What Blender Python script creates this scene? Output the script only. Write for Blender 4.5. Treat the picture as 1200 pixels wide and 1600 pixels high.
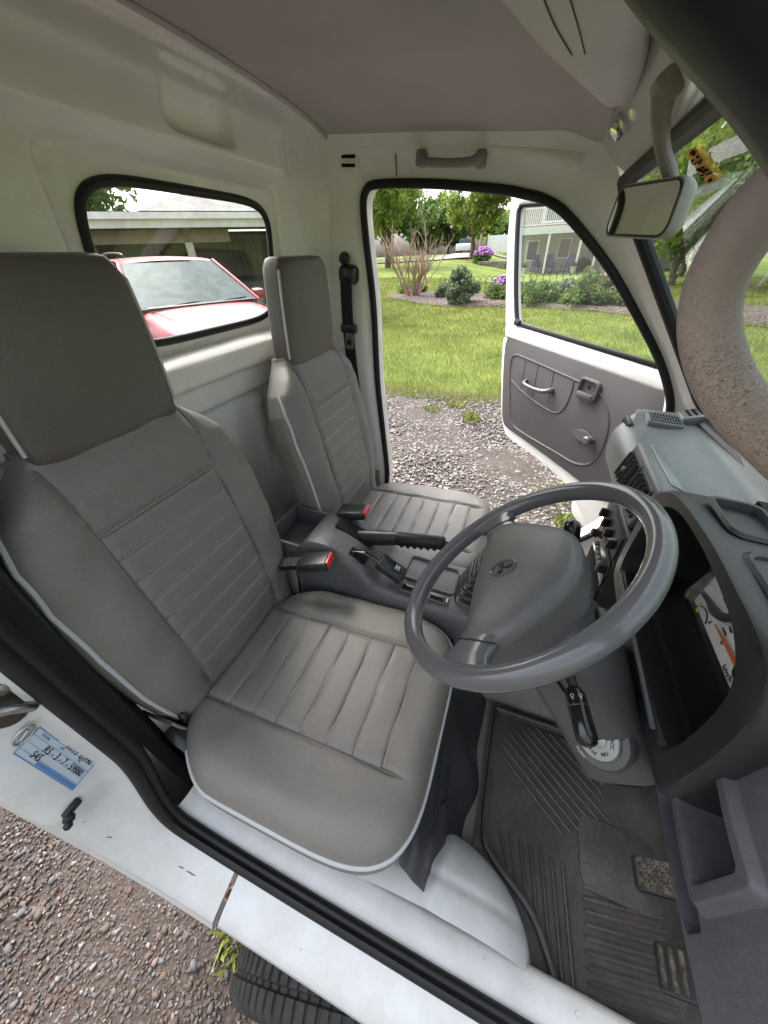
import bpy, bmesh, math, random
import numpy as np
from mathutils import Vector as Vec, Matrix

for _o in list(bpy.data.objects):
    bpy.data.objects.remove(_o)
S = bpy.context.scene
COL = S.collection
rad = math.radians
rng = np.random.default_rng(7)
random.seed(7)

# ---------------------------------------------------------------- camera, sky, sun, exposure
# The truck stands nose-down on a sloping drive: everything on the truck is built in its own level
# frame (X forward, Y towards the passenger side, Z up) and tipped by TILT.
TILT = Matrix.Rotation(rad(5.2), 4, 'Y')
cam_d = bpy.data.cameras.new('camera')
cam = bpy.data.objects.new('camera', cam_d)
COL.objects.link(cam)
_yaw, _pit, _rol = rad(18.5), rad(37.65), rad(3.65)
_h = Vec((-math.sin(_yaw), math.cos(_yaw), 0)); _r = Vec((math.cos(_yaw), math.sin(_yaw), 0)); _z = Vec((0, 0, 1))
_F = _h * math.cos(_pit) - _z * math.sin(_pit)
_U = _h * math.sin(_pit) + _z * math.cos(_pit)
_R = _r * math.cos(_rol) + _U * math.sin(_rol)
_U = _U * math.cos(_rol) - _r * math.sin(_rol)
_M = Matrix((( _R.x, _U.x, -_F.x, 0.0), (_R.y, _U.y, -_F.y, 0.0), (_R.z, _U.z, -_F.z, 1.55), (0, 0, 0, 1)))
cam.matrix_world = TILT @ _M
cam_d.sensor_fit = 'VERTICAL'; cam_d.sensor_height = 36.0; cam_d.lens = 550.0 / 1600.0 * 36.0
cam_d.clip_start = 0.01; cam_d.clip_end = 2000
S.camera = cam

W = bpy.data.worlds.new('World'); S.world = W; W.use_nodes = True
nt = W.node_tree; nt.nodes.clear()
sky = nt.nodes.new('ShaderNodeTexSky'); sky.sky_type = 'NISHITA'; sky.sun_disc = False
SUN_EL, SUN_AZ = rad(55), rad(302)      # azimuth the light comes from, clockwise from +Y
sky.sun_elevation = SUN_EL; sky.sun_rotation = SUN_AZ
sky.air_density = 1.0; sky.dust_density = 7.0; sky.ozone_density = 1.0
hs = nt.nodes.new('ShaderNodeHueSaturation'); hs.inputs['Saturation'].default_value = 0.42
bg = nt.nodes.new('ShaderNodeBackground'); bg.inputs['Strength'].default_value = 0.15
wo = nt.nodes.new('ShaderNodeOutputWorld')
nt.links.new(sky.outputs[0], hs.inputs['Color']); nt.links.new(hs.outputs[0], bg.inputs[0]); nt.links.new(bg.outputs[0], wo.inputs[0])

sd = bpy.data.lights.new('sun', 'SUN'); sd.energy = 0.75; sd.angle = rad(30); sd.color = (1.0, 0.98, 0.945)
sun = bpy.data.objects.new('sun', sd); COL.objects.link(sun)
_sd = Vec((math.sin(SUN_AZ) * math.cos(SUN_EL), math.cos(SUN_AZ) * math.cos(SUN_EL), math.sin(SUN_EL)))
sun.rotation_euler = _sd.to_track_quat('Z', 'Y').to_euler()
S.view_settings.view_transform = 'Standard'; S.view_settings.look = 'None'
S.view_settings.gamma = 1.0; S.view_settings.exposure = 2.15
S.render.engine = 'CYCLES'
S.cycles.max_bounces = 6; S.cycles.diffuse_bounces = 4; S.cycles.glossy_bounces = 3; S.cycles.transparent_max_bounces = 12

# ---------------------------------------------------------------- materials
def nodes(name):
    m = bpy.data.materials.new(name); m.use_nodes = True
    t = m.node_tree; b = t.nodes['Principled BSDF']
    return m, t, b

def tex(t, kind, scale, **k):
    n = t.nodes.new(kind); n.inputs['Scale'].default_value = scale
    for a, v in k.items():
        n.inputs[a].default_value = v
    tc = t.nodes.get('tc') or t.nodes.new('ShaderNodeTexCoord'); tc.name = 'tc'
    t.links.new(tc.outputs['Object'], n.inputs['Vector'])
    return n

def ramp(t, src, stops):
    r = t.nodes.new('ShaderNodeValToRGB'); e = r.color_ramp.elements
    while len(e) < len(stops): e.new(0.5)
    for i, (p, c) in enumerate(stops):
        e[i].position = p; e[i].color = (*c, 1) if len(c) == 3 else c
    t.links.new(src, r.inputs[0]); return r

def bump(t, b, src, strength, dist, prev=None):
    n = t.nodes.new('ShaderNodeBump'); n.inputs['Strength'].default_value = strength; n.inputs['Distance'].default_value = dist
    t.links.new(src, n.inputs['Height'])
    if prev: t.links.new(prev.outputs[0], n.inputs['Normal'])
    t.links.new(n.outputs[0], b.inputs['Normal']); return n

def mixc(t, fac, a, bcol, kind='MIX'):
    n = t.nodes.new('ShaderNodeMix'); n.data_type = 'RGBA'; n.blend_type = kind
    for sock, v in ((n.inputs[0], fac), (n.inputs[6], a), (n.inputs[7], bcol)):
        if hasattr(v, 'is_linked') or hasattr(v, 'links'): t.links.new(v, sock)
        else: sock.default_value = v if not isinstance(v, tuple) else ((*v, 1) if len(v) == 3 else v)
    return n.outputs[2]

def plain(name, col, rough=0.5, spec=0.5, metal=0.0, var=0.12, vscale=6.0, bscale=None, bstr=0.2, bdist=0.001, coat=0.0, rvar=0.1):
    """base colour with soft uneven wear, optional grain"""
    m, t, b = nodes(name)
    n = tex(t, 'ShaderNodeTexNoise', vscale, Detail=6.0, Roughness=0.6)
    lo = tuple(c * (1 - var) for c in col); hi = tuple(min(1, c * (1 + var)) for c in col)
    r = ramp(t, n.outputs[0], [(0.3, lo), (0.7, hi)])
    t.links.new(r.outputs[0], b.inputs['Base Color'])
    mr = t.nodes.new('ShaderNodeMapRange'); mr.inputs[3].default_value = max(0.02, rough - rvar); mr.inputs[4].default_value = min(1, rough + rvar)
    n2 = tex(t, 'ShaderNodeTexNoise', vscale * 2.7, Detail=4.0)
    t.links.new(n2.outputs[0], mr.inputs[0]); t.links.new(mr.outputs[0], b.inputs['Roughness'])
    b.inputs['Specular IOR Level'].default_value = spec; b.inputs['Metallic'].default_value = metal
    b.inputs['Coat Weight'].default_value = coat; b.inputs['Coat Roughness'].default_value = 0.08
    if bscale:
        g = tex(t, 'ShaderNodeTexNoise', bscale, Detail=3.0)
        bump(t, b, g.outputs[0], bstr, bdist)
    return m

def leather(name, col, rough=0.42, scale=420.0):
    m, t, b = nodes(name)
    v = tex(t, 'ShaderNodeTexVoronoi', scale); v.feature = 'DISTANCE_TO_EDGE'
    v2 = tex(t, 'ShaderNodeTexVoronoi', scale * 0.55); v2.feature = 'DISTANCE_TO_EDGE'
    n = tex(t, 'ShaderNodeTexNoise', 7.0, Detail=5.0)
    r = ramp(t, n.outputs[0], [(0.3, tuple(c * 0.93 for c in col)), (0.7, tuple(c * 1.07 for c in col))])
    gr = ramp(t, v.outputs['Distance'], [(0.0, (0.80, 0.80, 0.80)), (0.22, (1, 1, 1))])
    c = mixc(t, 1.0, r.outputs[0], gr.outputs[0], 'MULTIPLY')
    t.links.new(c, b.inputs['Base Color'])
    mr = t.nodes.new('ShaderNodeMapRange'); mr.inputs[3].default_value = rough - 0.10; mr.inputs[4].default_value = rough + 0.10
    t.links.new(n.outputs[0], mr.inputs[0]); t.links.new(mr.outputs[0], b.inputs['Roughness']); b.inputs['Specular IOR Level'].default_value = 0.5
    b1 = bump(t, b, v.outputs['Distance'], 0.45, 0.0012)
    b2 = bump(t, b, v2.outputs['Distance'], 0.25, 0.0015, b1)
    n3 = tex(t, 'ShaderNodeTexNoise', 26.0, Detail=4.0, Roughness=0.65, Distortion=0.6)
    bump(t, b, n3.outputs[0], 0.22, 0.006, b2)
    return m

M = {}
M['leather'] = leather('seat_leatherette', (0.192, 0.178, 0.160))
M['leather_dark'] = leather('headrest_leatherette', (0.125, 0.111, 0.098), 0.42)
M['piping'] = plain('piping_light_grey', (0.46, 0.47, 0.47), 0.45, var=0.06)
M['thread'] = plain('thread_pale', (0.33, 0.32, 0.29), 0.8, var=0.05)
M['skirt'] = leather('black_vinyl_skirt', (0.036, 0.037, 0.039), 0.30, 160.0)

def paint(name, col, dirt=0.25, rough=0.28, dscale=5.0):
    """old white enamel with faint dirt and scuffs"""
    m, t, b = nodes(name)
    n = tex(t, 'ShaderNodeTexNoise', dscale, Detail=8.0, Roughness=0.68)
    r = ramp(t, n.outputs[0], [(0.26, tuple(c * (1 - dirt) for c in (col[0], col[1] * 0.985, col[2] * 0.94))), (0.60, col)])
    s = tex(t, 'ShaderNodeTexNoise', 75.0, Detail=6.0, Roughness=0.75)
    sp = ramp(t, s.outputs[0], [(0.27, (0.52, 0.46, 0.38)), (0.36, (1, 1, 1))])
    c = mixc(t, 0.8, r.outputs[0], sp.outputs[0], 'MULTIPLY')
    t.links.new(c, b.inputs['Base Color'])
    mr = t.nodes.new('ShaderNodeMapRange'); mr.inputs[3].default_value = rough + 0.16; mr.inputs[4].default_value = rough - 0.06
    t.links.new(n.outputs[0], mr.inputs[0]); t.links.new(mr.outputs[0], b.inputs['Roughness'])
    b.inputs['Coat Weight'].default_value = 0.25; b.inputs['Coat Roughness'].default_value = 0.12
    w = tex(t, 'ShaderNodeTexNoise', 9.0, Detail=1.0)
    bump(t, b, w.outputs[0], 0.05, 0.01)
    return m
M['white'] = paint('white_enamel', (0.74, 0.745, 0.735), 0.10)
M['white_in'] = paint('white_enamel_inside', (0.82, 0.80, 0.775), 0.06, 0.20)
M['white_dirty'] = paint('white_enamel_dirty', (0.60, 0.605, 0.60), 0.16, 0.33, 14.0)
M['liner'] = plain('roof_lining_fabric', (0.46, 0.432, 0.405), 0.95, 0.1, var=0.14, vscale=2.2, bscale=700.0, bstr=0.3, bdist=0.001)
M['visor'] = plain('visor_vinyl', (0.56, 0.535, 0.50), 0.6, var=0.06, bscale=500, bstr=0.15)
M['rubber'] = plain('black_rubber', (0.009, 0.009, 0.010), 0.5, 0.4, var=0.3, vscale=14, bscale=220, bstr=0.12)
M['blackpl'] = plain('black_plastic', (0.017, 0.018, 0.019), 0.36, 0.5, var=0.2, vscale=12)
M['blackgloss'] = plain('black_gloss_plastic', (0.012, 0.012, 0.012), 0.16, 0.5, var=0.2)
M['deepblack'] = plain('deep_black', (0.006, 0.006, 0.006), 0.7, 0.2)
def dashplastic(name, col, rough=0.46, sc=900.0, strg=0.5, vr=1.0):
    m, t, b = nodes(name)
    v = tex(t, 'ShaderNodeTexNoise', sc, Detail=2.0)
    n = tex(t, 'ShaderNodeTexNoise', 9.0, Detail=6.0, Roughness=0.65)
    r = ramp(t, n.outputs[0], [(0.3, tuple(c * (1 - 0.10 * vr) for c in col)), (0.72, tuple(c * (1 + 0.09 * vr) for c in col))])
    d = tex(t, 'ShaderNodeTexNoise', 130.0, Detail=5.0)
    dr = ramp(t, d.outputs[0], [(0.35, (1 - 0.12 * vr,) * 3), (0.65, (1 + 0.05 * vr,) * 3)])
    t.links.new(mixc(t, 1.0, r.outputs[0], dr.outputs[0], 'MULTIPLY'), b.inputs['Base Color'])
    b.inputs['Roughness'].default_value = rough; b.inputs['Specular IOR Level'].default_value = 0.5
    bump(t, b, v.outputs[0], strg, 0.0008)
    return m
M['dash'] = dashplastic('dash_grey_plastic', (0.115, 0.124, 0.127), 0.36)
M['dashdark'] = dashplastic('dash_dark_plastic', (0.020, 0.020, 0.022), 0.40)
M['dashlow'] = dashplastic('dash_lower_plastic', (0.092, 0.091, 0.104), 0.45)
M['console'] = dashplastic('console_plastic', (0.090, 0.089, 0.092), 0.40)
M['wheel'] = plain('steering_rim_plastic', (0.120, 0.117, 0.124), 0.17, 0.6, var=0.03, vscale=5, rvar=0.03)
M['hub'] = dashplastic('steering_pad_plastic', (0.125, 0.122, 0.118), 0.38, 620.0, 0.5, 0.35)
M['doortrim'] = plain('door_trim_vinyl', (0.070, 0.065, 0.067), 0.5, 0.4, var=0.10, vscale=5, bscale=600, bstr=0.2)
M['doortrim2'] = plain('door_handle_plastic', (0.085, 0.08, 0.083), 0.35, 0.5, var=0.1)
def dustymat():
    m, t, b = nodes('dusty_mat_rubber')
    n = tex(t, 'ShaderNodeTexNoise', 7.0, Detail=9.0, Roughness=0.72); g = tex(t, 'ShaderNodeTexNoise', 140.0, Detail=4.0, Roughness=0.7)
    r = ramp(t, n.outputs[0], [(0.36, (0.040, 0.038, 0.036)), (0.55, (0.066, 0.062, 0.056)), (0.74, (0.125, 0.110, 0.090))])
    s = ramp(t, g.outputs[0], [(0.30, (0.75, 0.75, 0.75)), (0.62, (1.05, 1.05, 1.05)), (0.72, (1.7, 1.6, 1.4))])
    t.links.new(mixc(t, 1.0, r.outputs[0], s.outputs[0], 'MULTIPLY'), b.inputs['Base Color'])
    b.inputs['Roughness'].default_value = 0.55; bump(t, b, g.outputs[0], 0.3, 0.0015); return m
M['mat'] = dustymat()
M['carpet'] = plain('floor_lining', (0.19, 0.18, 0.165), 0.85, 0.2, var=0.35, vscale=9, bscale=400, bstr=0.4)
M['red'] = plain('red_buckle_button', (0.62, 0.035, 0.045), 0.35)
M['steel'] = plain('worn_steel', (0.42, 0.42, 0.41), 0.32, metal=1.0, var=0.2)
M['steeldark'] = plain('dark_greasy_steel', (0.10, 0.09, 0.08), 0.45, metal=0.8, var=0.4, vscale=40)
M['chrome'] = plain('chrome', (0.75, 0.75, 0.75), 0.10, metal=1.0, var=0.05, rvar=0.03)
M['belt'] = plain('belt_webbing', (0.020, 0.020, 0.021), 0.75, 0.3, bscale=900, bstr=0.4)

def pedalrub():
    m, t, b = nodes('worn_pedal_rubber')
    n = tex(t, 'ShaderNodeTexNoise', 60.0, Detail=8.0, Roughness=0.7)
    r = ramp(t, n.outputs[0], [(0.40, (0.016, 0.015, 0.014)), (0.60, (0.125, 0.108, 0.080)), (0.76, (0.15, 0.09, 0.06))])
    t.links.new(r.outputs[0], b.inputs['Base Color']); b.inputs['Roughness'].default_value = 0.6
    return m
M['pedal'] = pedalrub()
def wornhandle():
    m, t, b = nodes('flaking_grab_handle')
    v = tex(t, 'ShaderNodeTexNoise', 520.0, Detail=1.0, Roughness=0.5, Distortion=1.2)
    big = tex(t, 'ShaderNodeTexNoise', 16.0, Detail=3.0)
    r = ramp(t, v.outputs[0], [(0.455, (0.41, 0.33, 0.295)), (0.487, (0.17, 0.11, 0.09)), (0.505, (0.17, 0.11, 0.09)), (0.54, (0.43, 0.355, 0.32))])
    base = ramp(t, big.outputs[0], [(0.3, (0.34, 0.275, 0.25)), (0.7, (0.42, 0.345, 0.315))])
    # the coating has crazed on the lower, most gripped length
    sep = t.nodes.new('ShaderNodeSeparateXYZ'); t.links.new(t.nodes['tc'].outputs['Object'], sep.inputs[0])
    mr = t.nodes.new('ShaderNodeMapRange'); mr.inputs[1].default_value = 0.016; mr.inputs[2].default_value = -0.016
    ad = t.nodes.new('ShaderNodeMath'); ad.operation = 'ADD'
    sc = t.nodes.new('ShaderNodeMath'); sc.operation = 'MULTIPLY'; sc.inputs[1].default_value = 0.06
    t.links.new(big.outputs[0], sc.inputs[0]); t.links.new(sep.outputs[2], ad.inputs[0]); t.links.new(sc.outputs[0], ad.inputs[1])
    sb = t.nodes.new('ShaderNodeMath'); sb.operation = 'SUBTRACT'; sb.inputs[1].default_value = 0.03
    t.links.new(ad.outputs[0], sb.inputs[0]); t.links.new(sb.outputs[0], mr.inputs[0])
    t.links.new(mixc(t, mr.outputs[0], base.outputs[0], r.outputs[0]), b.inputs['Base Color'])
    b.inputs['Roughness'].default_value = 0.62
    bump(t, b, v.outputs[0], 0.35, 0.0008)
    return m
M['handle'] = wornhandle()
M['mirrorshell'] = plain('mirror_shell_plastic', (0.33, 0.31, 0.28), 0.45, var=0.08, bscale=500, bstr=0.1)
M['greybrown'] = plain('grab_handle_plastic', (0.24, 0.215, 0.20), 0.5, var=0.1, bscale=400, bstr=0.2)
def mirror_m():
    m, t, b = nodes('mirror_silvering')
    b.inputs['Metallic'].default_value = 1; b.inputs['Roughness'].default_value = 0.02
    n = tex(t, 'ShaderNodeTexNoise', 30.0); r = ramp(t, n.outputs[0], [(0.2, (0.80, 0.80, 0.77)), (0.8, (0.86, 0.86, 0.83))])
    t.links.new(r.outputs[0], b.inputs['Base Color']); return m
M['mirror'] = mirror_m()
def glass(name, tint=(0.93, 0.965, 0.94), dust=0.04, refl=1.0):
    """thin automotive glass: clear, mirror-like at grazing angles, lightly dusty"""
    m, t, b = nodes(name); t.nodes.remove(b); out = t.nodes['Material Output']
    tr = t.nodes.new('ShaderNodeBsdfTransparent'); tr.inputs[0].default_value = (*tint, 1)
    gl = t.nodes.new('ShaderNodeBsdfGlossy'); gl.inputs['Roughness'].default_value = 0.01
    fr = t.nodes.new('ShaderNodeLayerWeight'); fr.inputs[0].default_value = 0.5
    pw = t.nodes.new('ShaderNodeMath'); pw.operation = 'POWER'; pw.inputs[1].default_value = 5.0
    mu = t.nodes.new('ShaderNodeMath'); mu.operation = 'MULTIPLY_ADD'; mu.inputs[1].default_value = 0.9 * refl; mu.inputs[2].default_value = 0.05 * refl
    t.links.new(fr.outputs['Facing'], pw.inputs[0]); t.links.new(pw.outputs[0], mu.inputs[0])
    mx = t.nodes.new('ShaderNodeMixShader'); t.links.new(mu.outputs[0], mx.inputs[0]); t.links.new(tr.outputs[0], mx.inputs[1]); t.links.new(gl.outputs[0], mx.inputs[2])
    df = t.nodes.new('ShaderNodeBsdfDiffuse'); df.inputs[0].default_value = (0.75, 0.75, 0.72, 1)
    n = tex(t, 'ShaderNodeTexNoise', 5.0, Detail=6.0); mr = t.nodes.new('ShaderNodeMapRange')
    mr.inputs[1].default_value = 0.35; mr.inputs[2].default_value = 0.75; mr.inputs[3].default_value = dust * 0.3; mr.inputs[4].default_value = dust * 1.7
    t.links.new(n.outputs[0], mr.inputs[0])
    m2 = t.nodes.new('ShaderNodeMixShader'); t.links.new(mr.outputs[0], m2.inputs[0]); t.links.new(mx.outputs[0], m2.inputs[1]); t.links.new(df.outputs[0], m2.inputs[2])
    t.links.new(m2.outputs[0], out.inputs['Surface']); return m
M['glass'] = glass('door_glass', dust=0.02)
M['glass_rear'] = glass('dusty_rear_glass', (0.94, 0.95, 0.93), 0.08)
M['glass_ws'] = glass('windscreen_glass', (0.86, 0.94, 0.88), 0.05, 1.3)
M['glass_cluster'] = glass('instrument_glass', (0.96, 0.96, 0.96), 0.005)

# ---------------------------------------------------------------- geometry helpers (all return (verts, faces))
def join(*gs):
    V_, F_ = [], []
    for v, f in gs:
        o = len(V_); V_.extend([tuple(p) for p in v]); F_.extend([tuple(i + o for i in q) for q in f])
    return V_, F_

def catmull(P, per=8, closed=False):
    P = [np.array(p, float) for p in P]; n = len(P); out = []
    rngi = range(n) if closed else range(n - 1)
    for i in rngi:
        p1, p2 = P[i], P[(i + 1) % n]
        p0 = P[i - 1] if (closed or i > 0) else 2 * p1 - p2
        p3 = P[(i + 2) % n] if (closed or i + 2 < n) else 2 * p2 - p1
        for k in range(per):
            t = k / per
            out.append(0.5 * ((2 * p1) + (p2 - p0) * t + (2 * p0 - 5 * p1 + 4 * p2 - p3) * t * t + (3 * p1 - p0 - 3 * p2 + p3) * t ** 3))
    if not closed: out.append(P[-1])
    return out

def frames(path, closed=False, up=None):
    P = np.array(path, float); n = len(P)
    T = np.zeros_like(P)
    for i in range(n):
        a = P[(i - 1) % n] if (closed or i > 0) else P[i]
        b = P[(i + 1) % n] if (closed or i < n - 1) else P[i]
        d = b - a; T[i] = d / (np.linalg.norm(d) + 1e-12)
    N = np.zeros_like(P)
    if up is not None:
        for i in range(n):
            q = np.array(up, float); q = q - T[i] * (q @ T[i]); N[i] = q / (np.linalg.norm(q) + 1e-12)
    else:
        q = np.array((0, 0, 1.0)) if abs(T[0][2]) < 0.9 else np.array((1.0, 0, 0))
        q = q - T[0] * (q @ T[0]); N[0] = q / np.linalg.norm(q)
        for i in range(1, n):
            q = N[i - 1] - T[i] * (N[i - 1] @ T[i]); N[i] = q / (np.linalg.norm(q) + 1e-12)
    B = np.cross(T, N)
    return P, T, N, B

def tube(path, r, n=10, closed=False, caps=True, sq=(1.0, 1.0), up=None, prof=None):
    """sweep a round (or given) section; r may be a list"""
    P, T, N, B = frames(path, closed, up); m = len(P)
    rr = np.full(m, r, float) if np.isscalar(r) else np.interp(np.linspace(0, 1, m), np.linspace(0, 1, len(r)), r)
    if prof is None:
        prof = [(math.cos(2 * math.pi * k / n) * sq[0], math.sin(2 * math.pi * k / n) * sq[1]) for k in range(n)]
    n = len(prof); V_ = []
    for i in range(m):
        for a, b in prof: V_.append(tuple(P[i] + rr[i] * (a * N[i] + b * B[i])))
    F_ = []
    for i in range(m if closed else m - 1):
        j = (i + 1) % m
        for k in range(n):
            l = (k + 1) % n; F_.append((i * n + k, i * n + l, j * n + l, j * n + k))
    if caps and not closed:
        F_.append(tuple(range(n - 1, -1, -1))); F_.append(tuple((m - 1) * n + k for k in range(n)))
    return V_, F_

def loft(rings, cap0=True, cap1=True, closed=True):
    n = len(rings[0]); V_ = [tuple(p) for r in rings for p in r]; F_ = []
    for i in range(len(rings) - 1):
        for k in range(n if closed else n - 1):
            l = (k + 1) % n; F_.append((i * n + k, i * n + l, (i + 1) * n + l, (i + 1) * n + k))
    if cap0 and closed: F_.append(tuple(range(n - 1, -1, -1)))
    if cap1 and closed: F_.append(tuple((len(rings) - 1) * n + k for k in range(n)))
    return V_, F_

def grid(fn, us, vs):
    V_ = [tuple(fn(u, v)) for v in vs for u in us]; nu = len(us); F_ = []
    for j in range(len(vs) - 1):
        for i in range(nu - 1):
            a = j * nu + i; F_.append((a, a + 1, a + nu + 1, a + nu))
    return V_, F_

def bevel_geo(v, f, w, seg=2, ang=30):
    bm = bmesh.new(); bv = [bm.verts.new(p) for p in v]
    for q in f:
        try: bm.faces.new([bv[i] for i in q])
        except ValueError: pass
    bmesh.ops.recalc_face_normals(bm, faces=bm.faces)
    es = [e for e in bm.edges if len(e.link_faces) == 2 and e.calc_face_angle(0) > rad(ang)]
    if w > 0: bmesh.ops.bevel(bm, geom=es, offset=w, segments=seg, profile=0.5, affect='EDGES', clamp_overlap=True)
    bm.verts.index_update(); out = ([tuple(x.co) for x in bm.verts], [tuple(x.index for x in q.verts) for q in bm.faces])
    bm.free(); return out

def box(c, s, b=0.0, R=None, seg=2):
    h = [(sx * s[0] / 2, sy * s[1] / 2, sz * s[2] / 2) for sx in (-1, 1) for sy in (-1, 1) for sz in (-1, 1)]
    f = [(0, 1, 3, 2), (4, 6, 7, 5), (0, 4, 5, 1), (2, 3, 7, 6), (0, 2, 6, 4), (1, 5, 7, 3)]
    if b > 0: h, f = bevel_geo(h, f, b, seg)
    if R is not None: h = [tuple(R @ Vec(p)) for p in h]
    return [(p[0] + c[0], p[1] + c[1], p[2] + c[2]) for p in h], f

def prism(poly, fn0, fn1, b=0.0, seg=2):
    """poly: 2-D outline; fn0/fn1 map it to the two end faces"""
    n = len(poly); v = [tuple(fn0(*p)) for p in poly] + [tuple(fn1(*p)) for p in poly]
    f = [tuple(range(n - 1, -1, -1)), tuple(range(n, 2 * n))] + [(k, (k + 1) % n, n + (k + 1) % n, n + k) for k in range(n)]
    return bevel_geo(v, f, b, seg) if b > 0 else (v, f)

def ring_bridge(loops):
    """surface through several closed loops of equal count"""
    return loft(loops, False, False)

def rrect(w, h, r, n=6, cx=0.0, cy=0.0):
    out = []
    for (sx, sy, a0) in ((1, 1, 0), (-1, 1, 90), (-1, -1, 180), (1, -1, 270)):
        for k in range(n + 1):
            a = rad(a0 + 90 * k / n)
            out.append((cx + sx * (w / 2 - r) + r * math.cos(a), cy + sy * (h / 2 - r) + r * math.sin(a)))
    return out

def resample(P, n, closed=True):
    P = np.array(P, float)
    if closed: P = np.vstack([P, P[:1]])
    d = np.r_[0, np.cumsum(np.linalg.norm(np.diff(P, axis=0), axis=1))]
    t = np.linspace(0, d[-1], n, endpoint=not closed)
    return np.stack([np.interp(t, d, P[:, k]) for k in range(P.shape[1])], 1)

def lathe(prof, c, ax, n=24):
    """prof: (radius, height) along axis ax through c"""
    ax = np.array(ax, float); ax /= np.linalg.norm(ax)
    u = np.cross(ax, (0, 0, 1.0)) if abs(ax[2]) < 0.9 else np.cross(ax, (1.0, 0, 0)); u /= np.linalg.norm(u); w = np.cross(ax, u)
    rings = [[tuple(np.array(c) + ax * h + r * (math.cos(2 * math.pi * k / n) * u + math.sin(2 * math.pi * k / n) * w)) for k in range(n)] for r, h in prof]
    return loft(rings)

ORG = {}
def mk(name, geo, mat, parent=None, smooth=True, tilt=True, sub=0, auto=35, solid=0.0, origin=None):
    """one mesh object. Geometry in truck coordinates (tilt) or world coordinates"""
    v, f = geo
    o0 = ORG.get(parent, (0, 0, 0)) if parent is not None else (origin or (0, 0, 0))
    me = bpy.data.meshes.new(name)
    me.from_pydata([(p[0] - o0[0], p[1] - o0[1], p[2] - o0[2]) for p in v], [], f)
    me.materials.append(M[mat] if isinstance(mat, str) else mat)
    bm = bmesh.new(); bm.from_mesh(me); bmesh.ops.recalc_face_normals(bm, faces=bm.faces); bm.to_mesh(me); bm.free()
    if smooth:
        me.shade_smooth() if hasattr(me, 'shade_smooth') else None
    o = bpy.data.objects.new(name, me); COL.objects.link(o)
    if smooth and auto:
        try: me.set_sharp_from_angle(angle=rad(auto))
        except Exception: pass
    if parent is not None:
        o.parent = parent; ORG[o] = o0
    else:
        m = Matrix.Translation(o0)
        o.matrix_world = (TILT @ m) if tilt else m; ORG[o] = o0
    if solid:
        md = o.modifiers.new('solid', 'SOLIDIFY'); md.thickness = solid; md.offset = 0
    if sub:
        md = o.modifiers.new('sub', 'SUBSURF'); md.levels = sub; md.render_levels = sub
    return o

def root(name, loc, label, cat, group=None, tilt=True, rot=None):
    o = bpy.data.objects.new(name, None); COL.objects.link(o); o.empty_display_size = 0.05
    m = Matrix.Translation(loc)
    if rot is not None: m = m @ rot
    o.matrix_world = (TILT @ m) if tilt else m
    ORG[o] = loc if rot is None else (0, 0, 0)
    return tag(o, label, cat, group)

def tag(o, label=None, cat=None, group=None, kind=None):
    if label: o['label'] = label
    if cat: o['category'] = cat
    if group: o['group'] = group
    if kind: o['kind'] = kind
    return o

def copy_tree(o, parent=None):
    c = o.copy(); COL.objects.link(c); c.parent = parent
    for ch in [k for k in bpy.data.objects if k.parent == o]:
        copy_tree(ch, c)
    return c

def textobj(name, s, size, mat, mw, parent=None, ext=0.0003, tilt=True, shear=0.0):
    cu = bpy.data.curves.new(name, 'FONT'); cu.body = s; cu.size = size; cu.extrude = ext; cu.align_x = 'CENTER'; cu.align_y = 'CENTER'; cu.shear = shear
    cu.materials.append(M[mat] if isinstance(mat, str) else mat)
    cu.resolution_u = 3
    tmp = bpy.data.objects.new(name, cu); me = bpy.data.meshes.new_from_object(tmp); bpy.data.objects.remove(tmp)
    o = bpy.data.objects.new(name, me); COL.objects.link(o)
    if parent is not None:
        o.parent = parent; o0 = ORG[parent]
        o.matrix_local = Matrix.Translation((-o0[0], -o0[1], -o0[2])) @ mw
    else: o.matrix_world = TILT @ mw if tilt else mw
    return o

def basis(origin, ex, ey):
    ex = Vec(ex).normalized(); ez = ex.cross(Vec(ey)).normalized(); ey = ez.cross(ex)
    return Matrix(((ex.x, ey.x, ez.x, origin[0]), (ex.y, ey.y, ez.y, origin[1]), (ex.z, ey.z, ez.z, origin[2]), (0, 0, 0, 1)))

def sstep(a, b, x):
    if isinstance(x, (float, int)):
        t = (x - a) / (b - a); t = 0.0 if t < 0 else (1.0 if t > 1 else t); return t * t * (3 - 2 * t)
    t = np.clip((x - a) / (b - a), 0, 1); return t * t * (3 - 2 * t)
def gau(x, s):
    q = (x / s) ** 2
    return math.exp(-q) if q < 60 else 0.0
def fnoise(x, y, z=0.0):
    return (math.sin(x * 1.7 + 1.3 * math.sin(y * 1.1 + z)) + math.sin(y * 2.3 + 1.7 * math.sin(x * 0.9 - z)) + math.sin((x + y) * 1.3 + z)) / 3
# ================================================================ TRUCK CAB SHELL
CAB = root('truck_cab', (0, 0.65, 0.5), 'white cab shell of a small truck around the seats, seen through its open driver doorway', 'truck cab')

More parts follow.
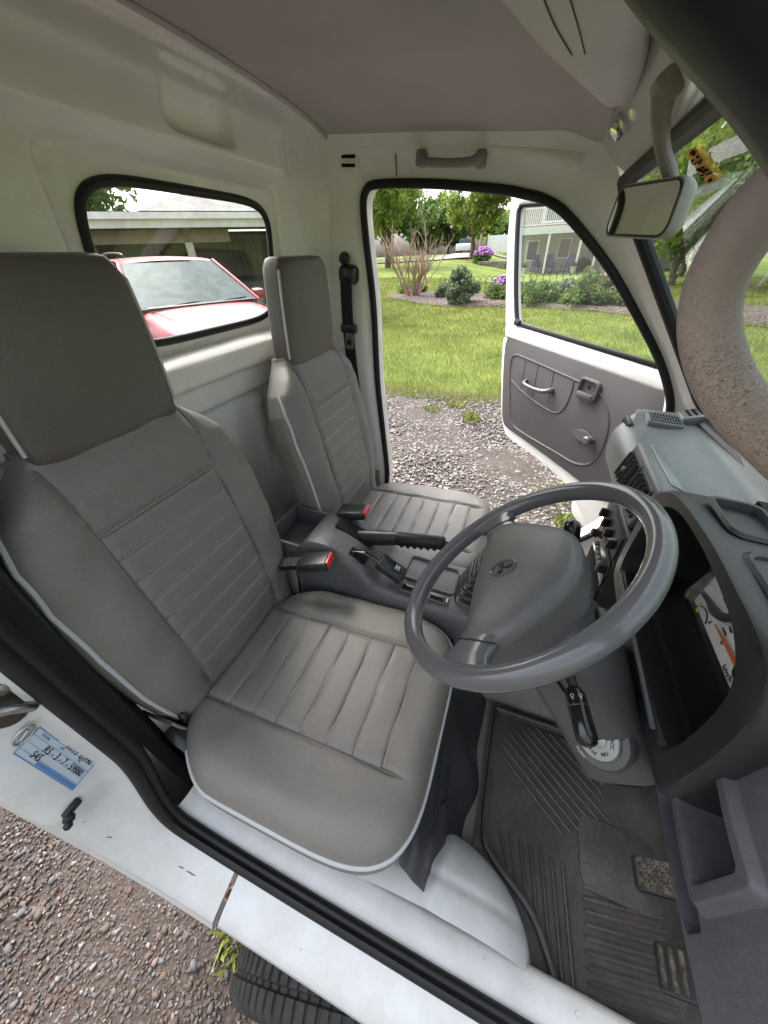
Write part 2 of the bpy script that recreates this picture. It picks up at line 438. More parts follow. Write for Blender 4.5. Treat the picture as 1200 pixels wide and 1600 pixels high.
# --- rear wall with window opening
WY, WZ, WW, WH = 0.757, 1.482, 0.512, 0.262
def win_loop(grow, n=420):
    pts = []
    for k in range(n):
        a = 2 * math.pi * k / n
        hw, hh = WW / 2 + grow, WH / 2 + grow
        c, s = math.cos(a), math.sin(a); p = 5.5
        # aim rays so that points spread evenly on the rectangle
        c2, s2 = math.copysign(abs(c) ** 0.6, c) * hw, math.copysign(abs(s) ** 0.6, s) * hh
        q = (abs(c2 / hw) ** p + abs(s2 / hh) ** p) ** (-1 / p)
        y, z = c2 * q, s2 * q
        y += 0.10 * z
        pts.append((WY + y, WZ + z))
    return pts
def wall_x(y, z):
    x = -0.70
    if z > 1.715: x += 0.10 - math.sqrt(max(0, 0.10 ** 2 - (z - 1.715) ** 2))
    if y > 1.17: x += 0.075 - math.sqrt(max(0, 0.10 ** 2 - min(0.098, y - 1.17) ** 2)) + 0.025
    x += 0.030 * float(sstep(1.642, 1.676, z) * sstep(1.13, 1.03, y) * sstep(1.80, 1.74, z))
    cy, cz = (y - 0.785) / 0.090, (z - 1.728) / 0.044
    q = (abs(cy) ** 5 + abs(cz) ** 5) ** 0.2
    x -= 0.026 * float(sstep(1.12, 0.78, q)) * (0.35 + 0.65 * float(sstep(0.9, -0.9, cz)))
    # shelf under the window
    x += 0.034 * float(sstep(1.340, 1.312, z) * sstep(1.252, 1.268, z)) * float(sstep(1.16, 1.08, y))
    x += 0.010 * float(sstep(1.270, 1.255, z)) * float(sstep(1.16, 1.08, y))
    x -= 0.022 * float(sstep(1.196, 1.180, z))
    if z < 1.19: x += 0.018 * float(sstep(0.25, 0.55, 0.5 + 0.5 * math.sin(y * 2 * math.pi / 0.115))) * float(sstep(1.18, 1.15, z))
    # pressed frame round the glass
    dy = max(0, abs(y - WY) - WW / 2); dz = max(0, abs(z - WZ) - WH / 2); d = math.hypot(dy, dz)
    x -= 0.014 * float(sstep(0.040, 0.018, d))
    x += 0.0018 * fnoise(y * 6, z * 7)
    return x
def wall_geo():
    inner = win_loop(0.0); n = len(inner); y0, y1, z0, z1 = -0.06, 1.262, 0.60, 1.806
    rings = []
    outer = []
    for (y, z) in inner:
        dy, dz = y - WY, z - WZ
        t = min((y1 - WY) / dy if dy > 1e-9 else 1e9, (y0 - WY) / dy if dy < -1e-9 else 1e9, (z1 - WZ) / dz if dz > 1e-9 else 1e9, (z0 - WZ) / dz if dz < -1e-9 else 1e9)
        outer.append((WY + dy * t, WZ + dz * t))
    for m in np.linspace(0, 1, 110):
        rings.append([(wall_x(a[0] + (b[0] - a[0]) * m, a[1] + (b[1] - a[1]) * m), a[0] + (b[0] - a[0]) * m, a[1] + (b[1] - a[1]) * m) for a, b in zip(inner, outer)])
    rings.insert(0, [(p[0] - 0.008, p[1], p[2]) for p in rings[0]])
    return ring_bridge(rings)
rw = mk('rear_wall', wall_geo(), 'white_in', CAB, auto=60)
_wl = [(-0.713, y, z) for y, z in win_loop(-0.004, 160)]
ws_ = mk('rear_window', ([( -0.722, y, z) for y, z in win_loop(0.002, 120)], [tuple(range(120))]), 'glass_rear', CAB, smooth=False)
tag(ws_, 'dusty rear window pane')
mk('window_seal', tube(_wl, 0.0072, 12, closed=True, sq=(1.0, 1.15), up=(1, 0, 0)), 'rubber', ws_)

# --- roof lining, and an unseen outer roof added against light leaks
def liner(x, y):
    e = (y - 0.65) / 0.62
    z = 1.800 - 0.030 * abs(e) ** 4 - 0.012 * e * e - 0.020 * float(sstep(-0.05, 0.06, x)) + 0.0015 * fnoise(x * 8, y * 7)
    return (x, y, z)
mk('roof_lining', grid(liner, np.linspace(-0.652, 0.050, 40), np.linspace(0.02, 1.252, 60)), 'liner', CAB)
mk('lining_edge', tube([(x, y, liner(x, y)[2] - 0.003) for x, y in [(-0.645, yy) for yy in np.linspace(0.05, 1.245, 24)] + [(xx, 1.250) for xx in np.linspace(-0.64, 0.04, 20)]], 0.0055, 8), 'liner', CAB)
mk('roof_panel', bevel_geo(*box((-0.31, 0.65, 1.845), (0.95, 1.36, 0.05), 0.0), 0.02, 2), 'white', CAB)

# --- passenger side: pillars, roof rail and jamb round the open doorway
PO = [(-0.420, 0.60), (-0.422, 0.73), (-0.445, 0.88), (-0.484, 1.115), (-0.510, 1.368), (-0.540, 1.539), (-0.552, 1.625), (-0.544, 1.660), (-0.515, 1.674), (-0.410, 1.678), (-0.300, 1.677),
      (-0.164, 1.670), (-0.097, 1.662), (-0.047, 1.653), (0.007, 1.631), (0.088, 1.576), (0.177, 1.507), (0.280, 1.411), (0.368, 1.323), (0.431, 1.243), (0.464, 1.180), (0.485, 1.08), (0.490, 0.92),
      (0.470, 0.76), (0.430, 0.67), (0.360, 0.600), (0.240, 0.560), (0.0, 0.550), (-0.25, 0.550), (-0.37, 0.560)]
po = [(p[0], p[1]) for p in catmull(PO, 5, True)]
PC = (-0.03, 1.2)
def hit_poly(poly, c, d):
    best = None
    for i in range(len(poly)):
        a = np.array(poly[i]); b = np.array(poly[(i + 1) % len(poly)]); e = b - a
        den = d[0] * e[1] - d[1] * e[0]
        if abs(den) < 1e-12: continue
        w = a - np.array(c); t = (w[0] * e[1] - w[1] * e[0]) / den; s = (w[0] * d[1] - w[1] * d[0]) / den
        if t > 0 and -1e-9 <= s <= 1 + 1e-9 and (best is None or t > best): best = t
    return best
POUT = [(-0.705, 0.45), (-0.705, 1.772), (0.045, 1.772), (0.105, 1.690), (0.52, 1.215), (0.62, 1.12), (0.62, 0.45)]
def side_geo():
    L = [[], [], [], [], [], []]
    for (x, z) in po:
        d = np.array((x - PC[0], z - PC[1])); r = np.linalg.norm(d); u = d / r
        R = hit_poly(POUT, PC, u); w = R - r
        ox, oz = PC[0] + u[0] * R, PC[1] + u[1] * R
        yo = 1.250
        if oz > 1.70: yo = 1.222
        elif ox > 0.08 and oz > 1.2: yo = 1.205
        for k, (fr, yy) in enumerate(((-0.0, 1.345), (0.0, 1.290), (min(0.18, 0.018 / w), 1.270), (min(0.40, 0.05 / w), 1.262), (0.75, 1.256 * 0.45 + yo * 0.55), (1.0, yo))):
            q = r + w * fr; L[k].append((PC[0] + u[0] * q, yy, PC[1] + u[1] * q))
    return ring_bridge(L)
mk('side_panel', side_geo(), 'white_in', CAB, auto=50)
mk('doorway_seal', tube([(x, 1.274, z) for x, z in po], 0.0095, 12, closed=True, sq=(1.0, 1.15), up=(0, 1, 0)), 'rubber', CAB)
# thin seam across the roof rail and the rail moulding
mk('roof_rail_moulding', tube(catmull([(-0.69, 1.243, 1.752), (-0.45, 1.243, 1.752), (-0.22, 1.243, 1.746), (-0.07, 1.243, 1.732), (0.02, 1.238, 1.716)], 6), 0.010, 8, sq=(1.5, 0.5)), 'white_in', CAB)
mk('panel_seam', tube([(-0.448, 1.2615, 1.690), (-0.449, 1.2535, 1.72), (-0.45, 1.247, 1.744)], 0.0016, 6), 'dashdark', CAB)
# slotted vent plate on the rear pillar
vp = mk('pillar_vent', prism(rrect(0.062, 0.038, 0.006, 4, -0.587, 1.719), lambda a, b: (a, 1.2620, b), lambda a, b: (a, 1.2480, b), 0.002), 'white_in', CAB)
for zz in (1.728, 1.710):
    mk('slot', box((-0.588, 1.2472, zz), (0.042, 0.003, 0.0075), 0.001), 'deepblack', vp)
# roof grab handle
gh = mk('roof_grab_handle', tube(catmull([(-0.370, 1.250, 1.720), (-0.372, 1.222, 1.722), (-0.350, 1.204, 1.712), (-0.295, 1.200, 1.709), (-0.240, 1.204, 1.712), (-0.218, 1.222, 1.722), (-0.220, 1.250, 1.720)], 8), [0.0125, 0.012, 0.0095, 0.0095, 0.0095, 0.012, 0.0125], 12, sq=(1, 0.85)), 'greybrown', CAB)
for xx in (-0.372, -0.218):
    mk('end_cap', box((xx, 1.236, 1.722), (0.026, 0.034, 0.034), 0.007), 'greybrown', gh)

# --- windscreen, header and far pillar seal
WS0, WS1 = (0.108, 1.690), (0.515, 1.222)
def wsx(t, y):
    b = 0.045 * (1 - ((y - 0.65) / 0.58) ** 2)      # gentle bow of the glass
    return (WS0[0] + (WS1[0] - WS0[0]) * t + b * 0.75, y, WS0[1] + (WS1[1] - WS0[1]) * t + b * 0.55)
wsg = mk('windscreen', grid(lambda t, y: wsx(t, y), np.linspace(0.0, 1.0, 12), np.linspace(0.06, 1.225, 24)), 'glass_ws', CAB)
tag(wsg, 'windscreen glass')
_wsl = [wsx(0.02, y) for y in np.linspace(0.09, 1.185, 26)] + [wsx(t, 1.205) for t in np.linspace(0.06, 0.94, 20)] + [wsx(0.99, y) for y in np.linspace(1.185, 0.09, 26)] + [wsx(t, 0.075) for t in np.linspace(0.94, 0.06, 20)]
mk('windscreen_seal', tube([(p[0] - 0.004, p[1], p[2] - 0.004) for p in _wsl], 0.016, 10, closed=True), 'rubber', wsg)
def header(u, y):
    a, b = liner(0.045, y), wsx(0.03, y)
    q = (a[0] + (b[0] - a[0]) * u + 0.010 * math.sin(math.pi * u), y, a[2] + (b[2] - a[2]) * u + 0.004 - 0.012 * math.sin(math.pi * u))
    return q
mk('header_panel', grid(header, np.linspace(0, 1, 12), np.linspace(0.04, 1.236, 40)), plain('header_gloss_paint', (0.50, 0.49, 0.45), 0.10, 0.5, var=0.06, coat=0.6, rvar=0.05), CAB)
# orange inspection label inside the glass
def ws_label():
    e = 0.0025; c0 = 0.105
    f = lambda a, b: tuple(np.array(wsx(c0 + a * 0.75, 0.845 + b * 0.5 - a * 0.35)) + np.array((-e, 0, -e)))
    return grid(lambda a, b: f(a, b), np.linspace(-0.060, 0.060, 6), np.linspace(-0.040, 0.040, 4)), f
_g, _lf = ws_label()
lab = mk('windscreen_label', _g, plain('orange_label', (0.74, 0.36, 0.035), 0.5, var=0.05), CAB)
_r2 = random.Random(3)
for a in np.linspace(-0.046, 0.046, 7):
    ink = []
    for k in range(4):
        a0, b0 = a + _r2.uniform(-0.005, 0.005), _r2.uniform(-0.025, 0.022)
        a1, b1 = a0 + _r2.uniform(-0.009, 0.009), b0 + _r2.uniform(-0.018, 0.018)
        p, q = np.array(_lf(a0, b0)) - 0.0012, np.array(_lf(a1, b1)) - 0.0012
        ink.append(tube([p, q], 0.0013, 5))
    mk('brush_stroke', join(*ink), 'deepblack', lab)

# --- driver side: jamb, sill and rubber, swept along the doorway edge
DO = [(-0.575, 1.70), (-0.55, 1.50), (-0.53, 1.35), (-0.50, 1.10), (-0.470, 0.93), (-0.447, 0.79), (-0.425, 0.695), (-0.385, 0.620), (-0.31, 0.574), (-0.19, 0.556), (0.0, 0.552), (0.2, 0.550), (0.4, 0.550), (0.66, 0.550)]
do_ = np.array(catmull(DO, 12))
def sweep2(path, profs, wob=0.0):
    """path of (x,z); profs(i, s) -> list of (n, y), n pointing out of the opening"""
    P = np.array(path); V_ = []; n = len(P); out = []
    for i in range(n):
        d = P[min(i + 1, n - 1)] - P[max(i - 1, 0)]; d /= np.linalg.norm(d)
        nn = np.array((d[1], -d[0]))
        out.append([(P[i][0] + nn[0] * a, y, P[i][1] + nn[1] * a) for a, y in profs(P[i][0], P[i][1])])
    return loft(out, False, False, closed=False)
iseam = int(np.argmin(np.abs(do_[:, 0] + 0.262) + (do_[:, 1] > 0.65)))
def pk(z): return float(sstep(0.62, 0.86, z))          # 0 on the sill, 1 up the pillar
def mixp(A, B, k): return [(a[0] + (b[0] - a[0]) * k, a[1] + (b[1] - a[1]) * k) for a, b in zip(A, B)]
P_SILL = [(-0.003, 0.052), (0.0, 0.045), (0.003, 0.028), (0.008, 0.018), (0.022, 0.002), (0.044, -0.018), (0.066, -0.038), (0.084, -0.049), (0.100, -0.053), (0.108, -0.052), (0.116, -0.056), (0.150, -0.060), (0.158, -0.061), (0.163, -0.056), (0.163, -0.02)]
P_PIL = [(-0.003, 0.082), (0.0, 0.074), (0.003, 0.055), (0.010, 0.046), (0.022, 0.041), (0.028, 0.030), (0.031, 0.002), (0.042, -0.024), (0.060, -0.042), (0.080, -0.050), (0.100, -0.053), (0.130, -0.055), (0.158, -0.058), (0.163, -0.056), (0.163, -0.02)]
def prof_rear(x, z):
    P_ = mixp(P_SILL, P_PIL, pk(z)); d = 0.012 * gau(x + 0.52, 0.05) * gau(z - 0.73, 0.06) + 0.006 * gau(z - 0.80, 0.02)
    return [(a - (d if 5 < i_ < 10 else 0), b) for i_, (a, b) in enumerate(P_)]
mk('jamb_panel', sweep2(do_[:iseam + 1], prof_rear), 'white_dirty', CAB, auto=60)
def prof_front(x, z):
    return [(-0.003, 0.052), (0.0, 0.045), (0.003, 0.028), (0.008, 0.018), (0.016, 0.004), (0.028, -0.014), (0.044, -0.034), (0.062, -0.047), (0.076, -0.051), (0.082, -0.048), (0.082, -0.02)]
mk('sill_panel', sweep2(do_[iseam + 1:], prof_front), 'white_dirty', CAB, auto=60)
def prof_seal(x, z):
    k = 0.028 * pk(z); w = 0.86 + 0.20 * pk(z)
    return [(a, 0.020 + (b - 0.020) * w + k) for a, b in ((-0.003, 0.020), (-0.011, 0.021), (-0.018, 0.026), (-0.020, 0.032), (-0.0165, 0.037), (-0.0155, 0.039), (-0.018, 0.041), (-0.020, 0.047), (-0.016, 0.054), (-0.004, 0.058))]
mk('sill_seal', sweep2(do_, prof_seal), 'rubber', CAB, auto=60)
mk('inner_sill', sweep2(do_[78:], lambda x, z: [(-0.004, 0.048), (-0.009, 0.058), (-0.012, 0.075), (-0.012, 0.098), (-0.008, 0.108), (0.015, 0.114), (0.10, 0.118)]), 'white_dirty', CAB, auto=60)
# floor pan; a black box puts the shade below the seats into colour
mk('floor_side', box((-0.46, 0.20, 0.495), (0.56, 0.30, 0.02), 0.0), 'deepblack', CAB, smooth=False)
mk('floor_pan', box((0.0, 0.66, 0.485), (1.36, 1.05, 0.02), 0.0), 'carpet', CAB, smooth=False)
mk('underseat_shade_box', join(box((-0.30, 0.66, 0.60), (0.62, 0.90, 0.21), 0.01), ), 'deepblack', CAB)
# belt anchor area between seat and pillar
mk('pillar_lining', sweep2(do_[16:98], lambda x, z: [(-0.004, 0.086), (0.004, 0.110), (0.05, 0.130), (0.16, 0.150)]), 'rubber', CAB)
# wheel arch in the footwell
def arch(u, v):
    th = math.pi * u; r = v
    x = 0.118 + 0.188 * r * math.cos(th); y = 0.100 + 0.148 * r * math.sin(th)
    z = 0.480 + 0.150 * max(0.0, 1 - r ** 2.4) ** 0.55
    z += 0.008 * gau((x - 0.09) - 0.25 * (y - 0.1), 0.014) * (r < 0.97) - 0.004 * gau(y - 0.15, 0.008) * (r < 0.95)
    return (x, y, z)
mk('wheel_arch', grid(arch, np.linspace(0, 1, 64), np.r_[np.linspace(0.0, 0.9, 26), 0.93, 0.96, 0.98, 0.995, 1.0]), 'white_dirty', CAB)

# door striker, emblem, service label, rubber stop on the jamb
def jamb_pt(x, z, n, y): return (x - n, y, z)
JN = Vec((0.96, -0.20, 0.16)).normalized()           # outward facing of the jamb face near the striker
JU = Vec((-0.16, 0.0, 0.99)); JU = (JU - JN * JU.dot(JN)).normalized(); JR = JU.cross(JN).normalized()
def jframe(p): return Matrix(((JR.x, JU.x, JN.x, p[0]), (JR.y, JU.y, JN.y, p[1]), (JR.z, JU.z, JN.z, p[2]), (0, 0, 0, 1)))
def jl(p, pts): 
    m = jframe(p); return [tuple(m @ Vec(q)) for q in pts]
pS = (-0.520, 0.028, 1.046)
st = mk('door_striker', (lambda g: (jl(pS, g[0]), g[1]))(prism([(0.027 * math.cos(a) , 0.038 * math.sin(a)) for a in np.linspace(0, 2 * math.pi, 28, endpoint=False)], lambda a, b: (a, b, -0.004), lambda a, b: (a, b, 0.007), 0.003)), 'steeldark', CAB)
mk('striker_loop', (lambda g: (jl(pS, g[0]), g[1]))(tube(catmull([(-0.012, 0.022, 0.004), (-0.014, 0.020, 0.024), (0.006, 0.004, 0.030), (0.020, -0.018, 0.024), (0.018, -0.020, 0.004)], 6), 0.0055, 10)), 'steel', st)
mk('bolt', (lambda g: (jl(pS, g[0]), g[1]))(lathe([(0.0075, 0.004), (0.0075, 0.010), (0.004, 0.011)], (0.012, 0.022, 0), (0, 0, 1), 12)), 'steel', st)
pE = (-0.508, 0.018, 0.988)
mk('oval_plug', (lambda g: (jl(pE, g[0]), g[1]))(join(tube([(0.012 * math.cos(a) + 0.004 * math.sin(a), 0.009 * math.sin(a), 0.003) for a in np.linspace(0, 2 * math.pi, 30, endpoint=False)], 0.0016, 8, closed=True), tube([(-0.006, -0.003, 0.003), (0.006, 0.003, 0.003)], 0.0028, 8))), 'steel', CAB)

# --- front wheel under the doorway
def tyre_geo(c, R=0.262, w=0.146, N=720):
    prof = [(-0.30, 0.60), (-0.46, 0.68), (-0.50, 0.80), (-0.485, 0.90), (-0.43, 0.965), (-0.37, 0.988), (-0.22, 1.0), (-0.20, 0.972), (-0.16, 0.972), (-0.14, 1.0), (0.14, 1.0), (0.16, 0.972), (0.20, 0.972), (0.22, 1.0), (0.37, 0.988), (0.46, 0.93), (0.50, 0.80), (0.30, 0.60)]
    rings = []
    for yy, rr in prof:
        ring = []
        for k in range(N):
            a = 2 * math.pi * k / N; r = rr * R
            if abs(yy) < 0.45 and (k % 10) < 3: r -= 0.0045
            ring.append((c[0] + r * math.cos(a), c[1] + yy * w, c[2] + r * math.sin(a)))
        rings.append(ring)
    return loft(rings, False, False)
TC = (0.000, -0.022, 0.212)
wheel_root = mk('front_wheel', lathe([(0.02, -0.05), (0.06, -0.062), (0.10, -0.03), (0.155, -0.045), (0.163, -0.06), (0.163, 0.05), (0.05, 0.05)], (TC[0], TC[1], TC[2]), (0, 1, 0), 40), 'steel', CAB)
mk('tyre', tyre_geo(TC), plain('tyre_rubber', (0.028, 0.027, 0.026), 0.75, 0.3, var=0.35, vscale=25, bscale=300, bstr=0.2), wheel_root, auto=40)
for _o in (wheel_root,):
    _p = Vec(TC) - Vec(ORG[CAB]); _o.matrix_local = Matrix.Translation(_p) @ Matrix.Rotation(rad(11), 4, 'Z') @ Matrix.Translation(-_p)

# --- driver side roof edge: thick weatherstrip close above the camera
mk('driver_door_seal', tube(catmull([(-0.590, 0.066, 1.690), (-0.48, 0.070, 1.708), (-0.30, 0.075, 1.704), (-0.10, 0.082, 1.658), (-0.03, 0.090, 1.620), (0.0092, 0.0965, 1.5935), (0.042, 0.104, 1.5745), (0.098, 0.112, 1.533), (0.203, 0.115, 1.436), (0.403, 0.11, 1.25)], 8), 0.0145, 16, sq=(1.0, 1.25)), 'rubber', CAB)
mk('driver_roof_rail', bevel_geo(*prism([(-0.60, 1.735), (-0.10, 1.713), (0.032, 1.629), (0.133, 1.549), (0.50, 1.20), (0.58, 1.22), (0.20, 1.61), (0.07, 1.73), (-0.05, 1.81), (-0.60, 1.82)], lambda a, b: (a, 0.075, b), lambda a, b: (a, 0.030, b)), 0.008, 2), 'rubber', CAB)

# service label stuck on the jamb: lines of writing run down the pillar
BLUE = plain('label_blue', (0.10, 0.23, 0.48), 0.5); PAPER = plain('label_paper', (0.52, 0.60, 0.66), 0.5, var=0.05)
lz0 = Vec((-0.4945, 0.0195, 0.9130))
lx = Vec((0.178, 0.0, -0.984)).normalized(); ly_ = Vec((-0.06, 1.0, -0.01)); ly_ = (ly_ - lx * ly_.dot(lx)).normalized()
lm = basis(lz0, lx, ly_)
def lq(x0, x1, y0, y1, d): return [tuple(lm @ Vec((a, b, d))) for a, b in ((x0, y0), (x1, y0), (x1, y1), (x0, y1))], [(0, 1, 2, 3)]
slab_ = mk('service_label', (lambda a, b: (a[0] + b[0], [(0, 1, 2, 3), (7, 6, 5, 4), (0, 4, 5, 1), (1, 5, 6, 2), (2, 6, 7, 3), (3, 7, 4, 0)]))(lq(-0.066, 0.066, -0.022, 0.020, 0.0), lq(-0.066, 0.066, -0.022, 0.020, 0.0012)), PAPER, CAB, smooth=False)
mk('label_header', lq(-0.066, -0.022, 0.0125, 0.0200, 0.0015), BLUE, slab_, smooth=False)
mk('label_border', join(lq(-0.066, 0.066, -0.0220, -0.0205, 0.0015), lq(-0.066, 0.066, 0.0117, 0.0122, 0.0015), lq(-0.066, 0.066, 0.0037, 0.0042, 0.0015), lq(-0.066, 0.066, -0.0053, -0.0048, 0.0015), lq(-0.066, 0.066, -0.0143, -0.0138, 0.0015), lq(-0.0660, -0.0645, -0.022, 0.020, 0.0016), lq(0.0645, 0.0660, -0.022, 0.020, 0.0016), lq(-0.025, 0.066, -0.0200, -0.0150, 0.0015)), BLUE, slab_, smooth=False)
def ltext(s_, x, y, size, mat='deepblack', sh=0.25): textobj('lettering', s_, size, mat, lm @ Matrix.Translation((x, y, 0.0019)), slab_, 0.0002, shear=sh)
ltext('NOCKS', -0.044, 0.0162, 0.0075, 'piping', 0); ltext('H175  D.F90', 0.026, 0.0140, 0.0120); ltext('R5 - 3 - 7 - 59880', 0.012, -0.0020, 0.0125); ltext('S45', -0.034, -0.0125, 0.0125)
for xx, s_ in ((-0.045, 'ENGINE'), (-0.008, 'AM'), (0.035, 'OIL')): ltext(s_, xx, 0.0080, 0.0048, BLUE, 0)
# rubber door stop below it
mk('rubber_stop', join(box((-0.482, -0.018, 0.815), (0.010, 0.026, 0.012), 0.003), lathe([(0.008, 0.0), (0.008, 0.006), (0.005, 0.009), (0.0065, 0.014), (0.004, 0.018)], (-0.478, -0.026, 0.812), (0.75, -0.62, 0.1), 14)), 'rubber', CAB)

# old scuffs and a row of spot welds on the sill
_r5 = random.Random(8)
for (x, n, y, L, a) in ((-0.440, 0.052, -0.026, 0.030, 0.9), (-0.425, 0.054, -0.028, 0.022, 0.7), (-0.352, 0.036, -0.012, 0.014, 0.3), (-0.342, 0.036, -0.012, 0.014, 0.3), (-0.333, 0.036, -0.012, 0.013, 0.3), (-0.10, 0.030, -0.018, 0.030, 1.4)):
    i_ = int(np.argmin(np.abs(do_[:, 0] - x) + (do_[:, 1] > 0.9))); P_ = do_[i_]; d_ = do_[i_ + 1] - do_[i_ - 1]; d_ /= np.linalg.norm(d_); nn_ = np.array((d_[1], -d_[0]))
    p0 = np.array((P_[0] + nn_[0] * n, y, P_[1] + nn_[1] * n)) + np.array((0.0, -0.0, 0.0022)); dv = np.array((d_[0] * math.cos(a), 0.5 * math.sin(a), d_[1] * math.cos(a) - 0.45 * math.sin(a)))
    mk('scuff_mark', tube([p0, p0 + dv * L * 0.5, p0 + dv * L], [0.0003, 0.0007, 0.0003], 5), 'deepblack', CAB)
for k in range(9):
    mk('spot_weld', lathe([(0.0035, 0.0), (0.0030, 0.0010), (0.001, 0.0006)], (-0.24 + k * 0.075, 0.086, 0.5625), (0, 0, 1), 10), 'white_dirty', CAB)
# ================================================================ SEATS
SY = 0.346                                   # driver seat centre line
BE = np.array((-0.2516, 0, 0.9678)); BN = np.array((0.9678, 0, 0.2516)); B0 = np.array((-0.425, SY, 0.795))
def bw(b):      # half width of the backrest
    return float(np.interp(b, [-0.06, 0.0, 0.10, 0.22, 0.33, 0.40, 0.45, 0.485, 0.51, 0.525], [0.185, 0.205, 0.222, 0.234, 0.234, 0.222, 0.198, 0.164, 0.138, 0.126]))
BT = 0.108
def bfront(a, b):
    """front surface of the backrest body in (a across, b up): depth along BN"""
    w = bw(b); q = min(1.0, abs(a) / w); p = 3.4
    c = -BT / 2 + BT / 2 * (1 - q ** p) ** (1 / p)
    c += 0.010 * gau(abs(a) - 0.165, 0.045) - 0.012 * gau(b - 0.0, 0.05) - 0.016 * float(sstep(0.44, 0.53, b)) + 0.006 * gau(b - 0.20, 0.12)
    return c
def bpt(a, b, c): return B0 + np.array((0, a, 0)) + BE * b + BN * c
def back_body():
    rings = []; n = 112
    bs = np.r_[np.linspace(-0.07, 0.40, 64), np.linspace(0.405, 0.53, 32)]
    for b in bs:
        w = bw(b); ring = []
        for k in range(n):
            t = 2 * math.pi * k / n
            ca, sa = math.cos(t), math.sin(t); p = 3.4
            a = w * math.copysign(abs(ca) ** (2 / p), ca); c = BT / 2 * math.copysign(abs(sa) ** (2 / p), sa)
            if sa > 0:
                c = bfront(a, b) + BT / 2
                sh = 0.118 + 0.006 * (b / 0.5)
                c -= 0.0065 * gau(abs(a) - sh, 0.006) * float(sstep(0.52, 0.50, b))
                c -= 0.0050 * gau(b - 0.388, 0.005) * float(sstep(sh, sh - 0.01, abs(a)))
                c += 0.0022 * fnoise(a * 40 + 3, b * 30) * float(sstep(0.0, 0.1, abs(a)))
            c -= BT / 2
            ring.append(tuple(bpt(a, b, c)))
        rings.append(ring)
    return loft(rings)
def puff(a, p=7.0): return max(0.0, 1 - abs(a) ** p)
def back_pleat(b0, b1, seed):
    def f(s, t):
        a = s * (0.1165 + 0.006 * ((b0 + b1) / 2 / 0.5)); b = b0 + (b1 - b0) * (t + 1) / 2
        h = 0.0066 * puff(s, 20) ** 0.5 * puff(t, 9) ** 0.5
        return bpt(a, b, bfront(a, b) - 0.0045 + h)
    return grid(f, np.linspace(-1, 1, 28), np.r_[-1, -0.96, -0.9, np.linspace(-0.8, 0.8, 9), 0.9, 0.96, 1])
# headrest
HB = 0.521
HBASE = bpt(0, HB, 0)
def hpt(a, h, c): return HBASE + np.array((0, a, 0)) + np.array((-0.06, 0, 0.998)) * h + np.array((0.998, 0, 0.06)) * c
def headrest_geo():
    rings = []; n = 72
    zs = [-0.025, 0.004, 0.012, 0.03, 0.06, 0.09, 0.12, 0.15, 0.175, 0.195, 0.207, 0.214, 0.2175, 0.219]
    sc = [0.99, 0.99, 0.995, 1, 1.0, 0.995, 0.985, 0.97, 0.95, 0.92, 0.87, 0.78, 0.6, 0.3]
    for h, s in zip(zs, sc):
        ring = []
        w = 0.124 * (1 - 0.10 * (h / 0.22) ** 2) * min(1, 0.35 + 0.65 * s ** 0.6 if h > 0.2 else 1) * (1 if h > 0.02 else s)
        d = 0.036 * (s if h > 0.02 else s)
        for k in range(n):
            t = 2 * math.pi * k / n; ca, sa = math.cos(t), math.sin(t); p = 5.0
            a = w * math.copysign(abs(ca) ** (2 / p), ca); c = d * math.copysign(abs(sa) ** (2 / p), sa)
            ring.append(tuple(hpt(a, h - 0.010 * (1 - (a / 0.125) ** 2) * (1 if h < 0.01 else 0), c - 0.047 + 0.010 * gau(a, 0.08) * gau(h - 0.1, 0.08) * (sa > 0))))
        rings.append(ring)
    return loft(rings)
# cushion
CXB, CXF, CY, CHW = -0.455, 0.040, 0.315, 0.240
def cz(x): return 0.796 + 0.105 * (x + 0.42) - 0.010 * gau(x - 0.06, 0.07)
def cush(s, t, h=0.0):
    p_ = 4.6; m = max(abs(s), abs(t)); f_ = m / ((abs(s) ** p_ + abs(t) ** p_) ** (1 / p_) + 1e-12)
    ss, tt = s * f_, t * f_
    x = (CXB + CXF) / 2 + (CXF - CXB) / 2 * ss; y = CY + CHW * tt
    r0 = 0.80
    q = min(1.0, max(0.0, (m - r0) / (1 - r0)))
    drop = 0.048 * (1 - math.sqrt(max(0, 1 - q * q * 0.98)))
    y -= 0.030 * float(sstep(-0.45, -0.95, ss)) * (1 if tt > 0 else -1) * abs(tt)
    z = cz(x) - drop + h + 0.006 * gau(abs(y - CY) - 0.17, 0.05) - 0.004 * gau(y - CY, 0.09)
    return np.array((x, y, z))
SEAMY = (0.206 - CY, 0.440 - CY)
